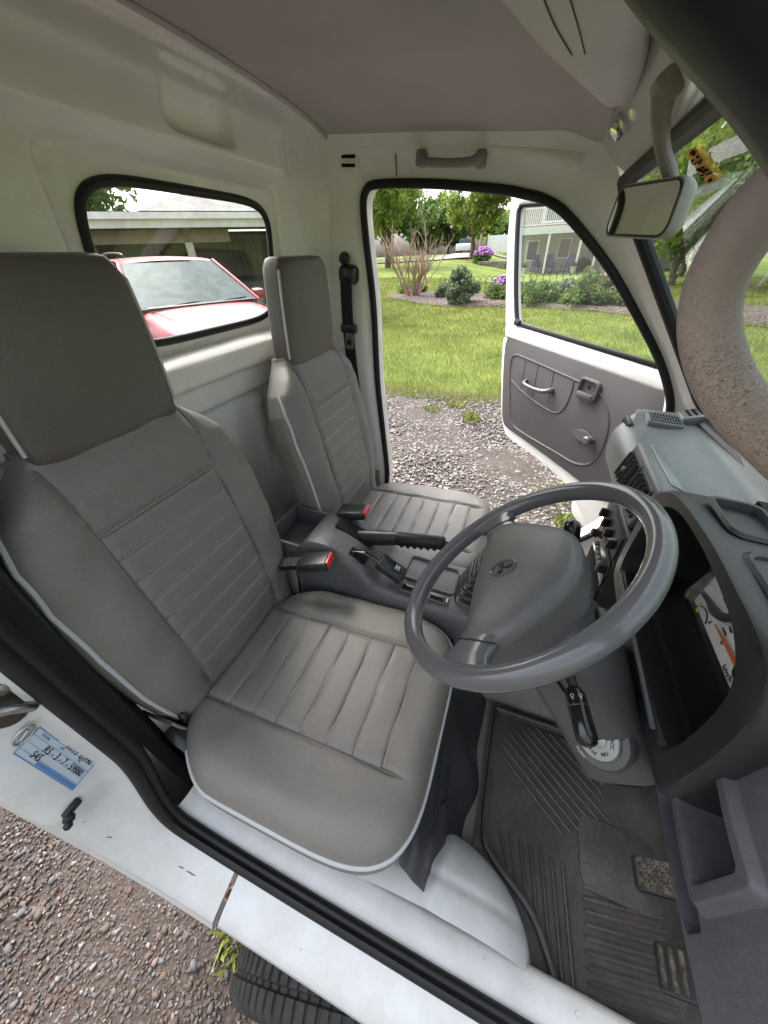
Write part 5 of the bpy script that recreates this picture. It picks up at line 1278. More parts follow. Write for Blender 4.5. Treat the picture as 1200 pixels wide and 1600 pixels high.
# ================================================================ GROUND (level world frame from here on)
def smooth01(a, b, x): return float(sstep(a, b, x))
def hgt(x, y):
    yy = min(y, 46.0)
    h = 0.006 * max(0, yy - 8)                              # level lawn, rising gently to a knoll on the far left
    h += 0.040 * max(0, yy - 12) * smooth01(1.0, -7.0, x + 0.02 * yy) * smooth01(12, 26, yy)
    h += 0.03 * math.sin(x * 0.35) * smooth01(6, 12, yy)
    return h
def ground_m():
    m, t, b = nodes('drive_and_soil')
    n = tex(t, 'ShaderNodeTexNoise', 1.3, Detail=8.0, Roughness=0.7)
    f = tex(t, 'ShaderNodeTexNoise', 70.0, Detail=6.0, Roughness=0.75)
    v = tex(t, 'ShaderNodeTexVoronoi', 85.0)
    a = ramp(t, n.outputs[0], [(0.32, (0.040, 0.029, 0.024)), (0.50, (0.066, 0.051, 0.044)), (0.68, (0.10, 0.088, 0.080))])
    g = ramp(t, f.outputs[0], [(0.3, (0.5, 0.48, 0.47)), (0.7, (1.25, 1.2, 1.15))])
    t.links.new(mixc(t, 1.0, a.outputs[0], g.outputs[0], 'MULTIPLY'), b.inputs['Base Color'])
    b.inputs['Roughness'].default_value = 0.9
    b1 = bump(t, b, v.outputs['Distance'], 0.8, 0.010); bump(t, b, f.outputs[0], 0.7, 0.012, b1)
    return m
def field(name, mat, xs, ys, z0, kind='structure', edge=None):
    o = mk(name, grid(lambda x, y: (x, y, hgt(x, y) + z0), xs, ys), mat, None, tilt=False)
    o['kind'] = kind; return o
xs = np.r_[np.linspace(-900, -60, 8), np.linspace(-50, 50, 51), np.linspace(60, 900, 8)]
ys = np.r_[np.linspace(-900, -30, 8), np.linspace(-25, 80, 70), np.linspace(100, 1500, 10)]
def soil_h(x, y): return -0.03
mk('ground', grid(lambda x, y: (x, y, hgt(x, y) - 0.02), xs, ys), plain('lawn_soil', (0.115, 0.155, 0.036), 0.95, 0.1, var=0.35, vscale=0.8, bscale=30, bstr=0.8, bdist=0.03), None, tilt=False)['kind'] = 'structure'
def lawn_edge(x): return 4.75 + 0.10 * math.sin(x * 1.3) + 0.07 * math.sin(x * 3.1 + 1)
dr = mk('gravel_drive', grid(lambda x, t: (x, -6 + (lawn_edge(x) + 6) * t, 0.004 + 0.012 * fnoise(x * 3, t * 30)), np.linspace(-14, 9, 120), np.linspace(0, 1, 120)), ground_m(), None, tilt=False); dr['kind'] = 'structure'

# loose stones on the drive
def stones_mesh(name, pts, sizes, mats, kindmat):
    base_v = []; base_f = []
    bm = bmesh.new(); bmesh.ops.create_icosphere(bm, subdivisions=1, radius=1.0)
    bv = np.array([v.co[:] for v in bm.verts]); bf = np.array([[v.index for v in f.verts] for f in bm.faces]); bm.free()
    n = len(pts); K = len(bv)
    jit = 1 + 0.28 * rng.standard_normal((n, K, 1)); sc = sizes[:, None] * np.stack([rng.uniform(0.7, 1.35, n), rng.uniform(0.6, 1.1, n), rng.uniform(0.35, 0.75, n)], 1)
    an = rng.uniform(0, 6.28, n); c, s = np.cos(an), np.sin(an)
    V_ = bv[None] * jit * sc[:, None, :]
    X = V_[..., 0] * c[:, None] - V_[..., 1] * s[:, None]; Y = V_[..., 0] * s[:, None] + V_[..., 1] * c[:, None]
    V_ = np.stack([X, Y, V_[..., 2]], -1) + pts[:, None, :]
    F_ = (bf[None] + (np.arange(n) * K)[:, None, None]).reshape(-1, 3)
    me = bpy.data.meshes.new(name); me.vertices.add(n * K); me.vertices.foreach_set('co', V_.reshape(-1))
    me.loops.add(len(F_) * 3); me.loops.foreach_set('vertex_index', F_.reshape(-1)); me.polygons.add(len(F_))
    me.polygons.foreach_set('loop_start', np.arange(0, len(F_) * 3, 3)); me.polygons.foreach_set('loop_total', np.full(len(F_), 3))
    me.polygons.foreach_set('material_index', np.repeat(rng.choice(len(mats), n, p=kindmat), len(bf)))
    for m_ in mats: me.materials.append(m_)
    me.update(); me.validate(); o = bpy.data.objects.new(name, me); COL.objects.link(o); o['kind'] = 'stuff'; return o
SM = [plain('stone_' + n_, c_, 0.85, 0.3, var=0.25, vscale=40) for n_, c_ in (('grey', (0.165, 0.155, 0.147)), ('brown', (0.080, 0.060, 0.050)), ('pale', (0.215, 0.198, 0.182)), ('dark', (0.085, 0.083, 0.085)), ('pink', (0.155, 0.112, 0.095)))]
n1 = 52000
p1 = np.stack([rng.uniform(-2.0, 0.4, n1), rng.uniform(-0.9, 0.3, n1), np.full(n1, 0.004)], 1)
p1[30000:] = np.stack([-0.8 + rng.standard_normal(n1 - 30000) * 1.8, -0.6 + rng.standard_normal(n1 - 30000) * 1.2, np.full(n1 - 30000, 0.006)], 1)
s1_ = np.clip(rng.lognormal(math.log(0.0038), 0.42, n1), 0.002, 0.014)
o = stones_mesh('gravel_near', p1, s1_, SM, [0.08, 0.56, 0.005, 0.335, 0.02]); tag(o, 'loose brown and grey gravel below the driver sill', 'gravel')
n2 = 34000
yy2 = 1.45 + 3.5 * rng.power(1.0, n2)
p2 = np.stack([rng.uniform(-2.6, 2.6, n2), yy2, np.full(n2, 0.006)], 1)
p2[:, 2] += 0.0
s2_ = np.clip(rng.lognormal(math.log(0.0105), 0.35, n2), 0.005, 0.03)
o = stones_mesh('gravel_far', p2, s2_, SM, [0.42, 0.10, 0.36, 0.07, 0.05]); tag(o, 'pale grey gravel strip beside the lawn, outside far door', 'gravel')

# grass
def leaf_m(name, cols, rough=0.55, trans=0.25, scale=2.0):
    m, t, b = nodes(name)
    n = tex(t, 'ShaderNodeTexNoise', scale, Detail=4.0, Roughness=0.7)
    r = ramp(t, n.outputs[0], [(0.30 + 0.40 * i / max(1, len(cols) - 1), c) for i, c in enumerate(cols)])
    t.links.new(r.outputs[0], b.inputs['Base Color']); b.inputs['Roughness'].default_value = rough
    b.inputs['Specular IOR Level'].default_value = 0.3
    tr = t.nodes.new('ShaderNodeBsdfTranslucent'); t.links.new(r.outputs[0], tr.inputs[0])
    mx = t.nodes.new('ShaderNodeMixShader'); mx.inputs[0].default_value = trans
    t.links.new(b.outputs[0], mx.inputs[1]); t.links.new(tr.outputs[0], mx.inputs[2]); t.links.new(mx.outputs[0], t.nodes['Material Output'].inputs['Surface'])
    return m
def tri_mesh(name, V_, mats, midx=None):
    """V_: (n,3,3) triangles"""
    n = len(V_); me = bpy.data.meshes.new(name); me.vertices.add(n * 3); me.vertices.foreach_set('co', np.ascontiguousarray(V_, dtype=np.float32).reshape(-1))
    me.loops.add(n * 3); me.loops.foreach_set('vertex_index', np.arange(n * 3)); me.polygons.add(n)
    me.polygons.foreach_set('loop_start', np.arange(0, n * 3, 3)); me.polygons.foreach_set('loop_total', np.full(n, 3))
    for m_ in (mats if isinstance(mats, list) else [mats]): me.materials.append(m_)
    if midx is not None: me.polygons.foreach_set('material_index', midx)
    me.update(); return me
def grass(name, n, xr, yr, h0, w0, mats, p, power=0.7, lab=None, thr=None):
    y = yr[0] + (yr[1] - yr[0]) * rng.random(n) ** power; x = rng.uniform(*xr, n) * (0.25 + 0.75 * (y / yr[1])) if xr[0] < 0 else rng.uniform(*xr, n)
    edge = np.array([lawn_edge(a) for a in x]) - 0.15 + 0.35 * np.abs(rng.standard_normal(n)) * (rng.random(n) < 0.4)
    keep = y > edge - 0.10 * rng.random(n); x, y = x[keep], y[keep]; n = len(x)
    z = np.array([hgt(a, b) for a, b in zip(x, y)])
    far = np.clip(y / 8, 0.7, 4)
    h = h0 * rng.uniform(0.55, 1.25, n) * (1 + 0.9 * (np.abs(y - np.array([lawn_edge(a) for a in x])) < 0.35)); w = w0 * far * rng.uniform(0.7, 1.3, n)
    a = rng.uniform(0, math.pi, n); lean = rng.standard_normal((n, 2)) * 0.5 * h[:, None]
    V_ = np.zeros((n, 3, 3)); dx, dy = np.cos(a) * w, np.sin(a) * w
    V_[:, 0] = np.stack([x - dx, y - dy, z - 0.005], 1); V_[:, 1] = np.stack([x + dx, y + dy, z - 0.005], 1); V_[:, 2] = np.stack([x + lean[:, 0], y + lean[:, 1], z + h], 1)
    o = bpy.data.objects.new(name, tri_mesh(name, V_, mats, rng.choice(len(mats), n, p=p))); COL.objects.link(o)
    tag(o, lab, 'grass', kind='stuff'); return o
GM = [leaf_m('grass_a', [(0.085, 0.130, 0.020), (0.165, 0.200, 0.032), (0.235, 0.245, 0.050)], scale=0.8), leaf_m('grass_b', [(0.12, 0.16, 0.03), (0.22, 0.235, 0.055), (0.31, 0.285, 0.10)], scale=0.8), leaf_m('grass_dry', [(0.30, 0.27, 0.12), (0.36, 0.31, 0.16)])]
grass('lawn_grass', 230000, (-13.0, 12.0), (4.5, 24.0), 0.060, 0.0045, GM, [0.52, 0.40, 0.08], 1.25, 'mown green lawn beyond the gravel')
def tuft(name, x, y, n, r, h, mats, label, z=None, blade=0.006, spread=0.6, kind='weed', group='weeds in the gravel'):
    a = rng.uniform(0, 6.28, n); rr = r * np.sqrt(rng.random(n)); bx, by = x + rr * np.cos(a), y + rr * np.sin(a)
    z0 = (hgt(x, y) if z is None else z); hh = h * rng.uniform(0.4, 1.1, n); d = rng.uniform(0, math.pi, n)
    V_ = np.zeros((n, 3, 3)); dx, dy = np.cos(d) * blade, np.sin(d) * blade
    V_[:, 0] = np.stack([bx - dx, by - dy, np.full(n, z0)], 1); V_[:, 1] = np.stack([bx + dx, by + dy, np.full(n, z0)], 1)
    V_[:, 2] = np.stack([bx + rng.standard_normal(n) * spread * hh * 0.6, by + rng.standard_normal(n) * spread * hh * 0.6, z0 + hh], 1)
    o = bpy.data.objects.new(name, tri_mesh(name, V_, mats, rng.choice(len(mats), n))); COL.objects.link(o)
    return tag(o, label, kind, group)
tuft('weed_tuft', -0.32, -0.08, 60, 0.05, 0.045, GM[:2], 'small green weed by the front tyre', spread=1.2, blade=0.007)
tuft('weed_tuft', -0.16, -0.13, 30, 0.04, 0.035, GM[:2], 'tiny weed on gravel nearest bottom edge below sill', spread=1.2, blade=0.006)
for i, (x, y, h) in enumerate(((-0.35, 3.95, 0.18), (-0.85, 4.15, 0.10), (-0.62, 4.35, 0.09), (0.52, 2.55, 0.12), (0.60, 2.25, 0.10))):
    tuft('weed_tuft', x, y, 70, 0.10, h, GM[:2], ('tallest green weed in pale gravel beyond far doorway', 'low weed at lawn edge left of the tall one', 'low weed between lawn and tall weed', 'weed in gravel under open far door', 'weed seen through the steering wheel')[i], spread=1.0, blade=0.009)
# ================================================================ PLANTING
BARK = plain('bark', (0.115, 0.09, 0.07), 0.9, 0.2, var=0.35, vscale=8, bscale=30, bstr=0.8, bdist=0.02)
LEAVES = {'fresh': leaf_m('leaf_fresh', [(0.095, 0.15, 0.022), (0.165, 0.235, 0.04), (0.235, 0.295, 0.065)], scale=0.9, trans=0.5),
          'mid': leaf_m('leaf_mid', [(0.05, 0.095, 0.022), (0.095, 0.155, 0.036), (0.14, 0.20, 0.055)], scale=0.9, trans=0.45),
          'grey': leaf_m('leaf_grey_green', [(0.10, 0.135, 0.075), (0.17, 0.205, 0.125)], scale=6, trans=0.2),
          'dark': leaf_m('leaf_dark', [(0.022, 0.050, 0.016), (0.060, 0.105, 0.035)], scale=3, trans=0.2)}
PETAL = plain('pink_petal', (0.62, 0.22, 0.36), 0.6, var=0.25, vscale=30)
PURPLE = plain('purple_bloom', (0.30, 0.11, 0.36), 0.7, var=0.3, vscale=30)
def leaf_cloud(centres, radii, n, size, seed, flat=0.8):
    r = np.random.default_rng(seed); k = r.integers(0, len(centres), n)
    d = r.standard_normal((n, 3)); d /= np.linalg.norm(d, axis=1)[:, None]; rr = r.random(n) ** 0.45
    P = centres[k] + d * (rr * radii[k])[:, None] * np.array((1, 1, flat))
    a = r.standard_normal((n, 3)); a /= np.linalg.norm(a, axis=1)[:, None]; b = np.cross(a, r.standard_normal((n, 3))); b /= np.linalg.norm(b, axis=1)[:, None]
    s = size * r.uniform(0.6, 1.35, n)[:, None]
    V_ = np.stack([P - b * s * 0.45, P + b * s * 0.45, P + a * s], 1)
    return V_
def tree(name, x, y, H, R, trunk, label, leafkey, n, seed, size=0.30, z0=None, group='trees beyond the lawn', tr=0.14, lean=0.0, flat=0.8, clear=0.30):
    z0 = hgt(x, y) if z0 is None else z0
    r = np.random.default_rng(seed)
    t = root(name, (x, y, z0), label, 'tree', group, tilt=False)
    top = z0 + H; cb = z0 + trunk
    m = int(26 + R * 7); cs = []
    while len(cs) < m:
        q = r.uniform(-1, 1, 3)
        if 0.25 < np.linalg.norm(q) < 1.0: cs.append((x + q[0] * R * 0.82 + lean * q[2], y + q[1] * R * 0.82, (top + cb) / 2 + q[2] * (top - cb) / 2 * 0.9))
    cs = np.array(cs); rd = r.uniform(0.16, 0.34, m) * R
    parts = [tube(catmull([(x, y, z0 - 0.1), (x + 0.05, y, z0 + trunk * 0.5), (x - 0.04, y, z0 + trunk), (x + 0.03, y, z0 + trunk + (H - trunk) * 0.5)], 5), [tr * 1.25, tr, tr * 0.85, tr * 0.35], 10)]
    for c in cs[:: max(1, m // 11)]:
        b0 = np.array((x, y, z0 + trunk * r.uniform(0.75, 1.15))); mid = (b0 + c) / 2 + np.array((0, 0, 0.10 * R))
        parts.append(tube(catmull([b0, mid, c], 4), [tr * 0.5, tr * 0.3, tr * 0.1], 6))
    mk('trunk', join(*parts), BARK, t, tilt=False)
    V_ = leaf_cloud(cs, rd, n, size, seed + 1, flat) - np.array((x, y, z0))
    o = bpy.data.objects.new('crown', tri_mesh('crown', V_, LEAVES[leafkey])); COL.objects.link(o); o.parent = t
    return t
tree('maple_tree', -11.3, 31.0, 6.6, 3.3, 1.9, 'tree with pale green foliage at left of far doorway view', 'fresh', 5200, 11, 0.24, tr=0.20)
tree('maple_tree', -6.6, 41.0, 7.2, 3.0, 1.7, 'round-crowned tree on the rise with bare trunk below', 'fresh', 5600, 12, 0.26, tr=0.20)
tree('maple_tree', -16.5, 40.0, 7.0, 3.4, 1.8, 'larger tree behind the left one', 'mid', 6000, 13, 0.34, tr=0.2)
tree('distant_tree', -13.5, 62.0, 6.5, 4.0, 1.0, 'hazy distant tree behind the two maples', 'mid', 5000, 14, 0.45)
tree('distant_tree', -22.0, 60.0, 10.0, 5.5, 1.0, 'distant tree furthest left across the road', 'mid', 5000, 15, 0.5)
tree('distant_tree', -4.0, 66.0, 5.0, 3.4, 0.6, 'distant tree above the white fence', 'mid', 4000, 16, 0.45)
tree('garden_tree', 5.3, 21.5, 9.5, 2.9, 0.8, 'leafy tree seen through windscreen beside the mirror', 'fresh', 16000, 17, 0.17, clear=0.1)
tree('garden_tree', 9.0, 20.0, 10.0, 3.6, 0.9, 'leafy tree seen through windscreen behind the grab handle', 'fresh', 14000, 18, 0.18)
tree('garden_tree', 7.2, 28.0, 12.0, 4.2, 1.0, 'dark tall tree behind the two windscreen trees', 'mid', 9000, 19, 0.26)
tree('garden_tree', -15.5, 10.5, 7.0, 3.2, 2.2, 'tree with drooping branches over the carport roof', 'mid', 7000, 20, 0.20, flat=0.7)
tree('garden_tree', -13.0, 7.0, 6.5, 2.4, 2.8, 'sparse branching tree at left of rear window view', 'fresh', 2600, 24, 0.15, flat=0.7, tr=0.10)

for i_, (x_, y_, h_, r_, lb) in enumerate(((-30, 62, 10, 6, 'broad distant tree at far left of doorway view'), (-21, 76, 8, 5.0, 'tall distant tree between the maples'), (-8.5, 78, 5.5, 4.0, 'distant tree just left of the door edge'), (1.5, 80, 9, 5, 'distant tree hidden mostly by the house roof'), (16, 34, 12, 5, 'large tree at right end of windscreen view'), (13, 24, 10, 4, 'bushy tree right of the windscreen pair'))):
    tree('distant_tree', x_, y_, h_, r_, 0.8, lb, 'mid' if i_ % 2 else 'fresh', 5000, 60 + i_, 0.55 if y_ > 50 else 0.3)
# mulch bed
bed = [(-6.6, 17.9), (-5.2, 16.3), (-2.9, 14.5), (-0.5, 14.3), (1.4, 13.3), (2.8, 12.2), (4.6, 11.0), (6.5, 10.6), (6.8, 13.4), (4.4, 15.2), (1.5, 17.2), (-2.5, 18.6), (-5.2, 19.3)]
bd = [p[:2] for p in catmull([(*p, 0) for p in bed], 6, True)]; bc = np.mean(bd, 0)
def bed_geo():
    rg_ = []
    for s in np.linspace(1.0, 0.0, 14):
        rg_.append([(bc[0] + (a - bc[0]) * s, bc[1] + (b - bc[1]) * s, hgt(bc[0] + (a - bc[0]) * s, bc[1] + (b - bc[1]) * s) + 0.015 + 0.10 * (1 - s ** 6) + 0.03 * fnoise(a * 3 * s, b * 3 * s)) for a, b in bd])
    return loft(rg_, False, True)
def mulch_m():
    m, t, b = nodes('bark_mulch')
    v = tex(t, 'ShaderNodeTexVoronoi', 14.0); n = tex(t, 'ShaderNodeTexNoise', 25.0, Detail=6.0)
    r = ramp(t, n.outputs[0], [(0.32, (0.040, 0.028, 0.023)), (0.55, (0.095, 0.070, 0.060)), (0.72, (0.16, 0.13, 0.115))])
    t.links.new(r.outputs[0], b.inputs['Base Color']); b.inputs['Roughness'].default_value = 0.95
    bump(t, b, v.outputs['Distance'], 1.0, 0.06); return m
mb = mk('flower_bed', bed_geo(), mulch_m(), None, tilt=False); mb['kind'] = 'structure'
def bush(name, x, y, r, h, key, n, seed, label, size=0.09, cat='shrub', group='shrubs in the bed', flowers=None, nf=0, fs=0.07):
    z0 = hgt(x, y) + 0.08
    t = root(name, (x, y, z0), label, cat, group, tilt=False); q = np.random.default_rng(seed)
    st = []
    for k in range(9):
        a = q.uniform(0, 6.28); e = np.array((x + r * 0.7 * math.cos(a), y + r * 0.7 * math.sin(a), z0 + h * q.uniform(0.6, 0.9)))
        st.append(tube(catmull([(x + 0.05 * math.cos(a), y + 0.05 * math.sin(a), z0 - 0.05), ((x + e[0]) / 2, (y + e[1]) / 2, z0 + h * 0.45), e], 4), [0.012, 0.008, 0.004], 5))
    mk('stems', join(*st), BARK, t, tilt=False)
    m = 24; ang = q.uniform(0, 6.28, m); ph = np.arccos(q.uniform(0.05, 1, m)); rr = q.uniform(0.45, 0.9, m)
    cs = np.stack([x + r * rr * np.cos(ang) * np.sin(ph), y + r * rr * np.sin(ang) * np.sin(ph), z0 + 0.1 * h + h * 0.85 * rr * np.cos(ph)], 1)
    V_ = leaf_cloud(cs, np.full(m, 0.34 * min(r, h)), n, size, seed + 2, 1.0) - np.array((x, y, z0))
    o = bpy.data.objects.new('foliage', tri_mesh('foliage', V_, LEAVES[key])); COL.objects.link(o); o.parent = t
    if flowers is not None:
        for k in range(nf):
            a = q.uniform(0, 6.28); p = q.uniform(0.15, 1.2); c = (x + r * 0.95 * math.cos(a) * math.sin(p), y - abs(r * 0.95 * math.sin(a) * math.sin(p)), z0 + h * (0.25 + 0.85 * math.cos(p)))
            g = bmesh.new(); bmesh.ops.create_icosphere(g, subdivisions=2, radius=fs)
            for v in g.verts: v.co *= 1 + q.uniform(-0.25, 0.25); v.co.z *= 0.75
            geo = ([tuple(v.co + Vec(c)) for v in g.verts], [tuple(v.index for v in f.verts) for f in g.faces]); g.free()
            mk('bloom', geo, flowers, t, tilt=False)
    return t
bush('shrub', -2.55, 15.0, 0.62, 1.15, 'grey', 2600, 31, 'grey green upright shrub in front of hoop fence, beside door edge')
bush('shrub', -1.35, 16.0, 0.60, 0.55, 'mid', 1500, 32, 'low green clump right of the tall grey green shrub')
bush('catmint_clump', -1.25, 17.4, 0.70, 0.62, 'mid', 900, 33, 'clump with purple flowers behind the low shrub', flowers=PURPLE, nf=55, fs=0.055)
bush('shrub', 0.15, 14.7, 0.62, 0.72, 'mid', 2000, 34, 'bushy shrub at left foot of door window view')
bush('shrub', 0.92, 15.6, 0.55, 0.70, 'grey', 1600, 35, 'greyish shrub in the middle of door window view')
bush('shrub', 1.58, 14.0, 0.70, 0.95, 'mid', 2400, 36, 'rounded shrub left of the pink peony')
bush('peony_bush', 2.12, 14.6, 0.70, 1.30, 'dark', 3000, 37, 'dark leaved peony with big pink blooms', flowers=PETAL, nf=22, fs=0.11, size=0.12)
bush('peony_bush', 2.75, 13.6, 0.55, 0.75, 'fresh', 1400, 38, 'small peony with a few blooms at right edge of door window', flowers=PETAL, nf=5, fs=0.08)
bush('shrub', -0.55, 14.9, 0.40, 0.40, 'fresh', 900, 39, 'small bright green plant by the door frame edge')
bush('iris_clump', -4.9, 36.5, 0.9, 0.95, 'mid', 900, 40, 'purple flowering shrub by the stone wall', flowers=PURPLE, nf=60, fs=0.10, size=0.16, group='far shrubs')
bush('shrub', -3.55, 16.6, 0.45, 0.55, 'grey', 1200, 45, 'small grey green shrub between bare shrub and tall shrub')
bush('shrub', -0.35, 16.4, 0.55, 0.60, 'mid', 1300, 46, 'low dark clump half hidden by the door frame')
bush('shrub', 1.15, 14.3, 0.45, 0.50, 'fresh', 1100, 47, 'low bright clump at front of bed in door window')
# bare twiggy shrub
tw = root('bare_shrub', (-5.7, 18.6, hgt(-5.7, 18.6)), 'tall bare shrub of tan upright stems at left end of bed', 'shrub', tilt=False)
q = np.random.default_rng(5); bx, by, bz = -5.15, 17.4, hgt(-5.7, 18.6) + 0.05
stems = []
def limb(p, d, L, r, lev):
    n_ = 4; P_ = [p]
    for k_ in range(n_):
        d = d + np.array((q.normal() * 0.10, q.normal() * 0.10, 0.10)); d /= np.linalg.norm(d); P_.append(P_[-1] + d * L / n_)
    stems.append(tube(P_, [r, r * 0.75, r * 0.5], 5))
    if lev < 3:
        for k_ in range(3 if lev == 0 else 2):
            b_ = P_[q.integers(2, n_ + 1)]; e_ = d + np.array((q.normal() * 0.45, q.normal() * 0.40, q.uniform(-0.05, 0.35))); e_ /= np.linalg.norm(e_)
            limb(b_, e_, L * q.uniform(0.5, 0.75), r * 0.6, lev + 1)
for k in range(15):
    a = q.uniform(0, 6.28); t_ = q.uniform(0.15, 0.95)
    limb(np.array((bx + 0.22 * math.cos(a), by + 0.2 * math.sin(a), bz - 0.05)), np.array((t_ * math.cos(a), t_ * 0.8 * math.sin(a), 1.0)), q.uniform(0.95, 1.35), 0.045, 0)
mk('stems', join(*stems), plain('bare_twigs', (0.34, 0.235, 0.185), 0.85, var=0.25, vscale=5), tw, tilt=False)
V_ = leaf_cloud(np.array([(bx - 0.2, by - 0.2, bz + 0.2), (bx + 0.3, by - 0.1, bz + 0.25), (bx + 0.6, by, bz + 0.2)]), np.array((0.4, 0.4, 0.3)), 700, 0.11, 6) - np.array((bx, by, bz - 0.05))
o = bpy.data.objects.new('foliage', tri_mesh('foliage', V_, LEAVES['fresh'])); COL.objects.link(o); o.parent = tw
# wire hoop edging
hf = root('hoop_fence', (-0.5, 16.9, hgt(-0.5, 16.9)), 'thin black wire hoop fence along back of the bed', 'fence', tilt=False)
FW = plain('black_wire', (0.02, 0.02, 0.02), 0.5)
fp = [p for p in catmull([(-3.9, 17.2, 0), (-2.2, 17.1, 0), (-0.5, 17.0, 0), (1.2, 16.5, 0), (2.6, 15.6, 0)], 40)]
fpr = resample(np.array(fp), 30, False)
for k in range(29):
    a, b = fpr[k], fpr[k + 1]; za = hgt(a[0], a[1]); tall = 1.0 if k < 14 else 1.12
    P = [(a[0], a[1], za)] + [(a[0] + (b[0] - a[0]) * (0.5 - 0.5 * math.cos(t)), a[1] + (b[1] - a[1]) * (0.5 - 0.5 * math.cos(t)), za + 0.62 * tall + 0.13 * math.sin(t)) for t in np.linspace(0, math.pi, 8)] + [(b[0], b[1], za)]
    mk('hoop', tube(P, 0.010, 5), FW, hf, tilt=False)
mk('fence_rail', join(tube([(p[0], p[1], hgt(p[0], p[1]) + 0.22) for p in fpr], 0.008, 5), tube([(p[0], p[1], hgt(p[0], p[1]) + 0.55) for p in fpr], 0.008, 5)), FW, hf, tilt=False)
pot_m = plain('white_pot', (0.62, 0.60, 0.56), 0.6)
urn = mk('garden_urn', lathe([(0.10, 0.0), (0.10, 0.05), (0.06, 0.10), (0.07, 0.25), (0.13, 0.42), (0.14, 0.44)], (0.42, 16.9, hgt(0.42, 16.9)), (0, 0, 1), 18), pot_m, None, tilt=False); tag(urn, 'small white pedestal urn behind shrubs seen in door window', 'urn')

# ================================================================ HOUSE WITH DECK
HY = 36.5
def siding(name, col, pitch=0.12):
    m, t, b = nodes(name); tc = t.nodes.new('ShaderNodeTexCoord'); tc.name = 'tc'
    w = t.nodes.new('ShaderNodeTexWave'); w.wave_type = 'BANDS'; w.bands_direction = 'Z'; w.wave_profile = 'SAW'; w.inputs['Scale'].default_value = 0.314 / pitch
    t.links.new(tc.outputs['Object'], w.inputs['Vector']); n = tex(t, 'ShaderNodeTexNoise', 3.0, Detail=5.0)
    r = ramp(t, n.outputs[0], [(0.3, tuple(c * 0.92 for c in col)), (0.7, col)]); t.links.new(r.outputs[0], b.inputs['Base Color']); b.inputs['Roughness'].default_value = 0.6
    bump(t, b, w.outputs[0], 0.7, 0.02); return m
house = root('house', (2.5, HY + 4, 0.3), 'mauve and cream house with white upper deck seen through door window', 'house', tilt=False)
hz0 = 0.20
mk('lower_wall', box((3.2, HY + 4, hz0 + 1.35), (11.2, 8, 2.75), 0.0), siding('cream_siding', (0.52, 0.49, 0.43)), house, smooth=False, tilt=False)
mk('upper_wall', box((3.2, HY + 4, hz0 + 4.2), (11.0, 7.9, 2.95), 0.0), siding('mauve_siding', (0.33, 0.225, 0.225)), house, smooth=False, tilt=False)
mk('roof', prism([(-3.0, 5.8), (3.2, 8.6), (9.4, 5.8)], lambda a, b: (a, HY - 0.6, b), lambda a, b: (a, HY + 8.6, b)), plain('grey_shingles', (0.14, 0.14, 0.145), 0.9, var=0.25), house, smooth=False, tilt=False)
mk('corner_board', box((-2.45, HY - 0.02, hz0 + 2.8), (0.35, 0.35, 5.6), 0.02), 'white', house, tilt=False)
DY0 = HY - 3.0
deck = mk('deck', join(box((3.6, HY - 1.5, 2.78), (11.6, 3.0, 0.16), 0.0), box((3.6, DY0, 2.70), (11.7, 0.10, 0.42), 0.0)), plain('deck_fascia', (0.66, 0.65, 0.62), 0.6), house, smooth=False, tilt=False)
mk('deck_joists', box((3.6, HY - 1.5, 2.60), (11.2, 2.8, 0.18), 0.0), plain('deck_joist_wood', (0.20, 0.16, 0.13), 0.9), house, smooth=False, tilt=False)
WP = plain('white_rail_paint', (0.80, 0.80, 0.79), 0.5)
mk('top_rail', box((3.6, DY0, 3.92), (11.7, 0.10, 0.07), 0.0), WP, deck, smooth=False, tilt=False)
mk('bottom_rail', box((3.6, DY0, 3.02), (11.7, 0.07, 0.06), 0.0), WP, deck, smooth=False, tilt=False)
bal = mk('baluster', box((-2.1, DY0, 3.47), (0.045, 0.045, 0.86), 0.0), WP, deck, smooth=False, tilt=False)
for k in range(1, 52):
    c = bal.copy(); COL.objects.link(c); c.location = (bal.location[0] + 0.125 * k, bal.location[1], bal.location[2])
for xx in (-2.2, -0.6, 1.0, 2.6, 4.2):
    mk('rail_post', box((xx, DY0, 3.50), (0.12, 0.12, 1.0), 0.0), WP, deck, smooth=False, tilt=False)
for xx in (-2.1, -0.05, 2.05, 3.15, 4.6):
    mk('porch_post', box((xx, DY0 + 0.1, hz0 + 1.18), (0.14, 0.14, 2.45), 0.0), WP, house, smooth=False, tilt=False)
def hwin(x0, x1, z0, z1, glassc, name='window'):
    w = mk(name, join(box(((x0 + x1) / 2, HY - 0.04, z1), (x1 - x0 + 0.14, 0.08, 0.09)), box(((x0 + x1) / 2, HY - 0.04, z0), (x1 - x0 + 0.14, 0.08, 0.09)), box((x0, HY - 0.04, (z0 + z1) / 2), (0.09, 0.076, z1 - z0)), box((x1, HY - 0.04, (z0 + z1) / 2), (0.09, 0.076, z1 - z0))), WP, house, smooth=False, tilt=False)
    mk('pane', box(((x0 + x1) / 2, HY - 0.02, (z0 + z1) / 2), (x1 - x0, 0.03, z1 - z0)), glassc, w, smooth=False, tilt=False)
PG = plain('dark_pane', (0.055, 0.075, 0.09), 0.12)
PR = plain('curtained_pane', (0.20, 0.11, 0.09), 0.3)
hwin(-1.55, -0.75, hz0 + 0.75, hz0 + 2.0, PG); hwin(0.75, 1.55, hz0 + 0.85, hz0 + 2.05, PR, 'door_window'); hwin(3.6, 4.6, hz0 + 0.9, hz0 + 2.0, PG)
hwin(-0.8, 0.6, 3.3, 4.9, PG); hwin(2.4, 3.6, 3.3, 4.9, PR)
